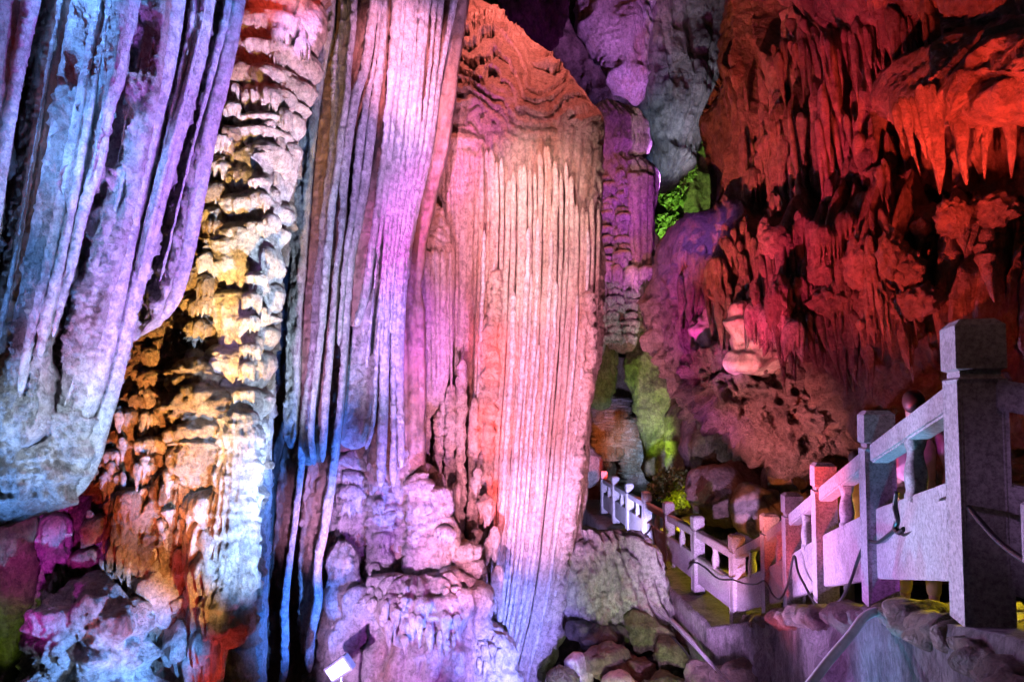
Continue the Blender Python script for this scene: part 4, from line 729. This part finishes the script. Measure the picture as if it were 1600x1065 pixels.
def bay(parent, a, b, full=True):
    d = b - a; h = Vector((d.x, d.y, 0)); ln = h.length; h.normalize(); e = .085 / ln
    A_ = a + d * e; B_ = b - d * e
    beam('handrail', A_ + Vector((0, 0, .93)), B_ + Vector((0, 0, .93)), .12, .13, M['concrete'], parent)
    beam('panel', A_ + Vector((0, 0, .17)), B_ + Vector((0, 0, .17)), .07, .46, M['concrete'], parent, .008)
    c = (a + b) / 2 + Vector((0, 0, .60)); o = link('baluster', VM, parent, c); o.rotation_euler = (0, 0, math.atan2(h.y, h.x)); o.scale = (1.25, 1.1, 1.06)
def post(parent, p, d):
    o = link('post', PM, parent, p); o.rotation_euler = (0, 0, math.atan2(d.y, d.x))
rs = thing('stone_railing', near[0], 'stair railing of pale stone posts climbing toward the viewer on the right', 'railing')
for k, p in enumerate(near): q = near[max(0, k - 1)]; r_ = near[min(5, k + 1)]; post(rs, p, r_ - q)
for a, b in zip(near, near[1:]): bay(rs, a, b)
rf_ = thing('stone_railing', far[0], 'level railing of bluish stone posts running away beyond the corner post', 'railing')
for p in far: post(rf_, p, far[0] - A)
allf = [A] + far
for a, b in zip(allf, allf[1:]): bay(rf_, a, b)
rr_ = thing('stone_railing', (2.6, 2.2, near[0].z - .35), 'short railing run turning off at the right edge beside the tallest post', 'railing')
e1 = Vector((2.62, 2.35, near[0].z - .2)); bay(rr_, near[0], e1)
fp = thing('stone_post', P(1640, 1100, 2.1), 'dark low stone post cut off by the right edge', 'stone post')
o = link('shaft', post_mesh(.2, 1.25, 0), fp, P(1672, 780, 2.1) - np.array((0, 0, 1.25))); o.rotation_euler = (0, 0, 1.2)
# walkway deck: follows the posts
line = [near[0] + (near[0] - near[1]) * 1.2] + near + far + [far[-1] + (far[-1] - far[-2]) * 2]
def offs(pts, dx, dz): return [p + Vector((dx if (dx > 0 or i > 5) else dx * .3, 0, dz)) for i, p in enumerate(pts)]
def strip(name, chains, mat, kind='structure', sub=24):
    res = []
    for ch in chains:
        pts = []
        for a, b in zip(ch, ch[1:]):
            for k in range(sub): pts.append(np.array(a + (b - a) * (k / sub)))
        pts.append(np.array(ch[-1])); res.append(np.array(pts))
    V = [res[0]]
    for a, b in zip(res, res[1:]):
        n = max(1, int(np.linalg.norm(a[0] - b[0]) / .05))
        for k in range(1, n + 1): V.append(a + (b - a) * k / n)
    V = np.stack(V, 0); return V
deck = strip('w', [offs(line, -.42, -.75), offs(line, -.42, -.06), offs(line, -.38, -.012), offs(line, 1.9, -.012), offs(line, 1.95, -.05), offs(line, 1.95, -.6)], None)
q = deck.reshape(-1, 3); dn = .02 * fbm(q, 3, 4, 3); q = q + bst([dn, 0 * dn, -.3 * np.abs(dn)], -1)
dk = link('walkway', grid_mesh('walkway', q.reshape(deck.shape), M['mortar'], wrap=False)); dk['kind'] = 'structure'
# retaining wall under the stairs
ln2 = [Vector(P(x, y, Yv)) for x, y, Yv in ((1660, 1110, 2.0), (1600, 1062, 2.35), (1560, 1022, 2.7), (1505, 985, 3.1), (1450, 962, 3.7), (1400, 955, 4.25), (1330, 962, 5.1), (1250, 962, 6.9), (1178, 972, 9.6))]
V = strip('w', [[p + Vector((-.25, -.1, -3)) for p in ln2], [p + Vector((-.08, 0, -.4)) for p in ln2], [p + Vector((-.02, 0, -.02)) for p in ln2], [p + Vector((.5, .1, .03)) for p in ln2]], None, sub=60)
q = V.reshape(-1, 3); dn = .07 * fbm(q, 1.5, 5, 3) + .05 * ridged(q, 3, 5, 9) - .05 * ss(.12, .0, np.abs(q[:, 2] - (HC - 2.0) + .12 * fbm(q, .8, 3, 4)) * 4); q = q + bst([dn, -dn * .5, .5 * dn], -1)
rwall = thing('retaining_wall', ln2[3], 'stained rendered retaining wall under the stair railing', 'retaining wall')
me = grid_mesh('face', q.reshape(V.shape) - np.array(ln2[3]), M['render_wall'], wrap=False); link('face', me, rwall, ln2[3])
V_['cop'] = lump_variants(5, M['wall'], .3, 1.6, 'coping_stone', 3)
for a, b in zip(ln2[0:], ln2[1:]):
    n = max(2, int((b - a).length / .13))
    for k in range(n):
        p = a + (b - a) * ((k + random.random() * .5) / n) + Vector((-.02 + random.uniform(-.03, .03), 0, -.01)); s = random.uniform(.06, .15)
        put('coping_stone', 'cop', p, s * 1.3, s * 1.1, s * .7, rwall)

# ------------------------------------------------------------------ I. cables
def cable(name, pts, r, mat, parent=None, label=None, cat='cable'):
    p = np.array([np.array(q, float) for q in pts]); n = len(p) * 7; t = np.concatenate([[0], np.cumsum(np.linalg.norm(np.diff(p, axis=0), axis=1))])
    tt = np.linspace(0, t[-1], n); c = np.stack([curve(t, p[:, k], tt) for k in range(3)], -1); d = np.gradient(c, axis=0); d /= np.linalg.norm(d, axis=1)[:, None]
    u = np.cross(d, (.2, 1, .13)); u /= np.linalg.norm(u, axis=1)[:, None]; v = np.cross(d, u); th = np.linspace(0, 2 * math.pi, 8, endpoint=False)
    V = c[:, None] + r * (u[:, None] * np.cos(th)[None, :, None] + v[:, None] * np.sin(th)[None, :, None]); o = link(name, grid_mesh(name, V - c[0], mat), None, c[0])
    if label: tag(o, label, cat)
    return o
def railY(px):   # distance of the outer face of the railing at a photo column
    ps = [near[0] + (near[0] - near[1]) * .6] + near; xs = [800 + F * p.x / p.y for p in ps]; return float(np.interp(px, xs[::-1], [p.y for p in ps][::-1]))
cab = [(1640, 900), (1590, 868), (1560, 845), (1530, 812), (1505, 784), (1485, 777), (1468, 784), (1450, 808), (1430, 828), (1410, 834), (1400, 826), (1392, 832), (1375, 845), (1352, 848), (1342, 870), (1330, 905), (1315, 935), (1298, 945), (1275, 943), (1258, 915), (1245, 885), (1243, 872), (1230, 915), (1216, 935), (1205, 925), (1196, 908), (1180, 912), (1160, 910), (1145, 905)]
cable('cable', [P(x, y, railY(x) * .965 - .05) for x, y in cab], .012, M['cable'], None, 'black cable looping along the outer face of the stair railing')
cable('cable', [P(x, y, railY(x) * .955 - .05) for x, y in ((1401, 768), (1398, 790), (1402, 812), (1398, 824), (1404, 832), (1412, 826))], .014, M['cable'], None, 'short knotted black cable end hanging on the largest railing panel')
def railYf(px): ps = allf; xs = [800 + F * p.x / p.y for p in ps]; return float(np.interp(px, xs[::-1], [p.y for p in ps][::-1]))
cable('cable', [P(x, y, railYf(x) * .975) for x, y in ((1145, 905), (1120, 902), (1100, 885), (1085, 878), (1075, 888))], .016, M['cable'], None, 'thin black cable sagging over the last panels of the level railing')
cable('cable', [P(x, y, railYf(x) * .975) for x, y in ((1000, 838), (1012, 832), (1019, 822), (1022, 840), (1030, 865), (1042, 888))], .018, M['cable'], None, 'black cable crossing a middle panel of the level railing')
cable('conduit', [P(x, y, Yv) for x, y, Yv in ((1402, 958, 4.3), (1370, 955, 4.2), (1352, 962, 4.1), (1330, 990, 3.95), (1300, 1025, 3.8), (1265, 1070, 3.6), (1235, 1110, 3.5))], .026, M['pipe'], None, 'thick pale conduit curving down over the retaining wall', 'conduit')
for k, (dx, r, lab) in enumerate(((0, .035, 'thick metal pipe running along the outer edge of the walkway'), (-.16, .018, 'black cable running just below the walkway edge pipe'))):
    pts = [p + Vector((-.5 + dx, 0, -.42 - .1 * k)) for p in [near[-1] + Vector((0, -4.5, -.6)), near[-1] + Vector((0, -2, -.3)), near[-1]] + far]
    cable('pipe' if k == 0 else 'cable', pts, r, M['pipe' if k == 0 else 'cable'], None, lab, 'pipe' if k == 0 else 'cable')

for k, lab in enumerate(('uppermost of the thin loose wires slanting over the rubble at the walkway edge', 'middle thin loose wire slanting over the rubble at the walkway edge', 'lowest thin loose wire slanting over the rubble at the walkway edge')):
    cable('wire', [P(x + 6 * k, y + 9 * k * (1 + .3 * math.sin(x)), Yv) for x, y, Yv in ((930, 838, 17), (975, 900, 13.5), (1040, 960, 10.5), (1090, 1010, 8.6), (1150, 1075, 7.2))], .004, M['pipe'], None, lab, 'wire')
# ------------------------------------------------------------------ J. rocks below the walkway
sh = thing('flowstone_shelf', P(960, 960, 12), 'pale green flowstone shelf with a scalloped lip below the walkway', 'flowstone shelf')
band('body', [(838, 900, 960), (865, 892, 1000), (900, 888, 1020), (930, 886, 1030), (950, 890, 1028), (962, 900, 1005)], 12.2, M['calc'], sh, .35, .4, round_p, D_add(D_drip(.4, 1.15, 170), D_flute(.16, 9, .03, 5, 173), D_rock(.26, 1.1, 171)), 1.8, 1.8, .2, .12)
for (x, y, s, Yv, v, lab) in ((905, 975, 26, 11.6, 'rockd', 'dark angular stone at the left end of the rubble'), (935, 990, 34, 11.4, 'rockd', 'reddish angular stone under the shelf lip'), (965, 985, 30, 11.6, 'rockd', 'dark block wedged in the middle of the rubble'), (950, 1030, 46, 11, 'rock', 'broad slab of rubble with a pale flat top'), (905, 1040, 34, 11, 'rockp', 'pale green rounded stone against the foot of the column'),
    (1000, 1045, 36, 11, 'rock', 'lowest stone beside the mossy boulder'), (1010, 980, 50, 11.5, 'rockm', 'large mossy boulder with deep grooves below the walkway'), (1050, 1020, 40, 11, 'rockm', 'bright green tipped boulder right of the grooved one'), (1046, 972, 24, 12, 'rockp', 'lumpy whitish rock touching the walkway edge'), (1096, 1062, 40, 9.5, 'rock', 'brown boulder under the pipes'), (880, 1060, 34, 10.8, 'rockm', 'mossy stone at the very foot of the column'), (975, 1075, 40, 10.5, 'rockp', 'pale stone at the bottom edge of the rubble'), (1040, 1080, 44, 10.3, 'rockm', 'olive stone at the bottom edge below the grooved boulder'), (1150, 1060, 50, 9, 'rock', 'rough brown boulder below the corner of the walkway')):
    m = px2m(Yv) * .8; b = put('boulder', v, P(x, y + 6, Yv), s * m, s * m, s * m * .8, tilt=(random.uniform(-.4, .4), random.uniform(-.4, .4))); tag(b, lab, 'boulder')
# small sign box at the lower left of the mound
sg = thing('sign_box', P(530, 1080, 8.6), 'small tilted white sign box with a greenish lit face on a thin leg', 'sign')
def boxm(name, sx, sy, sz, mat, parent, loc, rot, bev=.01):
    bm = bmesh.new(); bmesh.ops.create_cube(bm, size=1); bmesh.ops.scale(bm, vec=(sx, sy, sz), verts=bm.verts); bmesh.ops.bevel(bm, geom=list(bm.edges), offset=bev, segments=2, affect='EDGES')
    me = bpy.data.meshes.new(name); bm.to_mesh(me); bm.free(); me.materials.append(mat); o = link(name, me, parent, loc); o.rotation_euler = rot; return o
bx = boxm('housing', .34, .12, .2, M['metal'], sg, P(531, 1042, 8.6), (.15, -.62, -.3))
boxm('frame', .325, .006, .175, M['metal'], sg, np.array(P(531, 1042, 8.6)) + np.array(bx.rotation_euler.to_matrix() @ Vector((0, -.058, 0))), (.15, -.62, -.3), .002)
bf = boxm('face', .3, .012, .15, M['board'], sg, P(531, 1042, 8.6), (.15, -.62, -.3), .004); bf.location = bf.location + bx.rotation_euler.to_matrix() @ Vector((0, -.062, 0))
boxm('leg', .03, .03, .5, M['metal'], sg, P(533, 1085, 8.62), (0, 0, 0), .004)
# ------------------------------------------------------------------ K. visitors on the stairs
M['skin'] = plain('skin', (.45, .27, .2), .5); M['hair'] = plain('black hair', (.02, .015, .012), .5)
def skin_mesh(name, pts, edges, rad, mat, parent, off, rz, sc, lev=2, root=0):
    me = bpy.data.meshes.new(name); me.from_pydata([tuple(Vector(p) * sc) for p in pts], edges, []); me.materials.append(mat)
    o = bpy.data.objects.new(name, me); scene.collection.objects.link(o); o.parent = parent; o.rotation_euler = (0, 0, rz)
    md = o.modifiers.new('skin', 'SKIN'); sv = me.skin_vertices[0].data
    for i, r in enumerate(rad): sv[i].radius = (r[0] * sc, r[1] * sc) if isinstance(r, tuple) else (r * sc, r * sc); sv[i].use_root = i == root
    md.use_smooth_shade = True; sb = o.modifiers.new('sub', 'SUBSURF'); sb.levels = lev; sb.render_levels = lev; return o
def person(loc, rz, h, jacket, trousers, label):
    t = thing('person', loc, label, 'person'); sc = h / 1.72
    J = [(0, 0, .95), (0, 0, 1.12), (0, .01, 1.32), (0, 0, 1.44), (0, 0, 1.50), (0, -.02, 1.58), (0, -.02, 1.70),
         (.17, 0, 1.40), (.24, .03, 1.14), (.22, -.10, .92), (.22, -.15, .84), (-.17, 0, 1.40), (-.25, .02, 1.14), (-.22, -.14, .95), (-.2, -.2, .88),
         (.09, 0, .88), (.10, -.06, .48), (.10, .0, .09), (.10, -.13, .04), (-.09, 0, .88), (-.10, .10, .50), (-.10, .22, .14), (-.10, .10, .04)]
    E = [(0, 1), (1, 2), (2, 3), (3, 4), (4, 5), (5, 6), (3, 7), (7, 8), (8, 9), (9, 10), (3, 11), (11, 12), (12, 13), (13, 14), (0, 15), (15, 16), (16, 17), (17, 18), (0, 19), (19, 20), (20, 21), (21, 22)]
    Rd = [(.13, .1), (.12, .09), (.14, .1), (.07, .06), .05, (.075, .09), (.06, .075), .05, .042, .03, .035, .05, .042, .03, .035, .08, .055, .04, .035, .08, .055, .04, .035]
    skin_mesh('body', J, E, Rd, M['skin'], t, 0, rz, sc)
    ji = [0, 1, 2, 3, 7, 8, 9, 11, 12, 13]; jm = {a: i for i, a in enumerate(ji)}
    skin_mesh('jacket', [J[a] for a in ji], [(jm[a], jm[b]) for a, b in E if a in jm and b in jm], [tuple(1.14 * q + .012 for q in (Rd[a] if isinstance(Rd[a], tuple) else (Rd[a], Rd[a]))) for a in ji], jacket, t, 0, rz, sc)
    ti = [0, 15, 16, 17, 19, 20, 21]; tm = {a: i for i, a in enumerate(ti)}
    skin_mesh('trousers', [J[a] for a in ti], [(tm[a], tm[b]) for a, b in E if a in tm and b in tm], [tuple(1.1 * q + .01 for q in (Rd[a] if isinstance(Rd[a], tuple) else (Rd[a], Rd[a]))) for a in ti], trousers, t, 0, rz, sc)
    bm = bmesh.new(); bmesh.ops.create_icosphere(bm, subdivisions=3, radius=1)
    for v in bm.verts:
        v.co = Vector((v.co.x * .084, v.co.y * .098 + .022, v.co.z * .1 + 1.66 + (.02 if v.co.y < -.5 else 0))) * sc
    me = bpy.data.meshes.new('hair'); bm.to_mesh(me); bm.free(); me.materials.append(M['hair']); me.polygons.foreach_set('use_smooth', np.ones(len(me.polygons), bool)); o = bpy.data.objects.new('hair', me); scene.collection.objects.link(o); o.parent = t; o.rotation_euler = (0, 0, rz)
    bm = bmesh.new()
    for q, r in (((0, -.125, 1.60), .02), ((.035, -.108, 1.625), .012), ((-.035, -.108, 1.625), .012), ((0, -.108, 1.56), .018)):
        bmesh.ops.create_icosphere(bm, subdivisions=2, radius=r * sc, matrix=Matrix.Translation(Vector(q) * sc))
    me = bpy.data.meshes.new('face'); bm.to_mesh(me); bm.free(); me.materials.append(M['skin']); o = bpy.data.objects.new('face', me); scene.collection.objects.link(o); o.parent = t; o.rotation_euler = (0, 0, rz)
    return t
def deckz(Y): ps = sorted(near + far, key=lambda p: p.y); return float(np.interp(Y, [p.y for p in ps], [p.z for p in ps])) - .02
def stand(px, Y): q = P(px, 645, Y); return Vector((q[0], Y, deckz(Y)))
person(stand(1428, 5.6), 2.6, 1.72, plain('pink jacket', (.6, .3, .36)), plain('tan trousers', (.5, .4, .2)), 'visitor in a pink jacket walking on the stairs behind the largest railing panel')
person(stand(1336, 7.2), 2.9, 1.66, plain('yellow jacket', (.7, .42, .05)), plain('dark trousers', (.1, .1, .12)), 'visitor in a yellow orange jacket behind the second tallest post')
person(stand(1668, 3.9), 1.2, 1.6, plain('red jacket', (.6, .06, .1)), plain('grey trousers', (.25, .24, .3)), 'visitor in a red jacket cut off by the right edge behind the tallest post')
#GEO-END
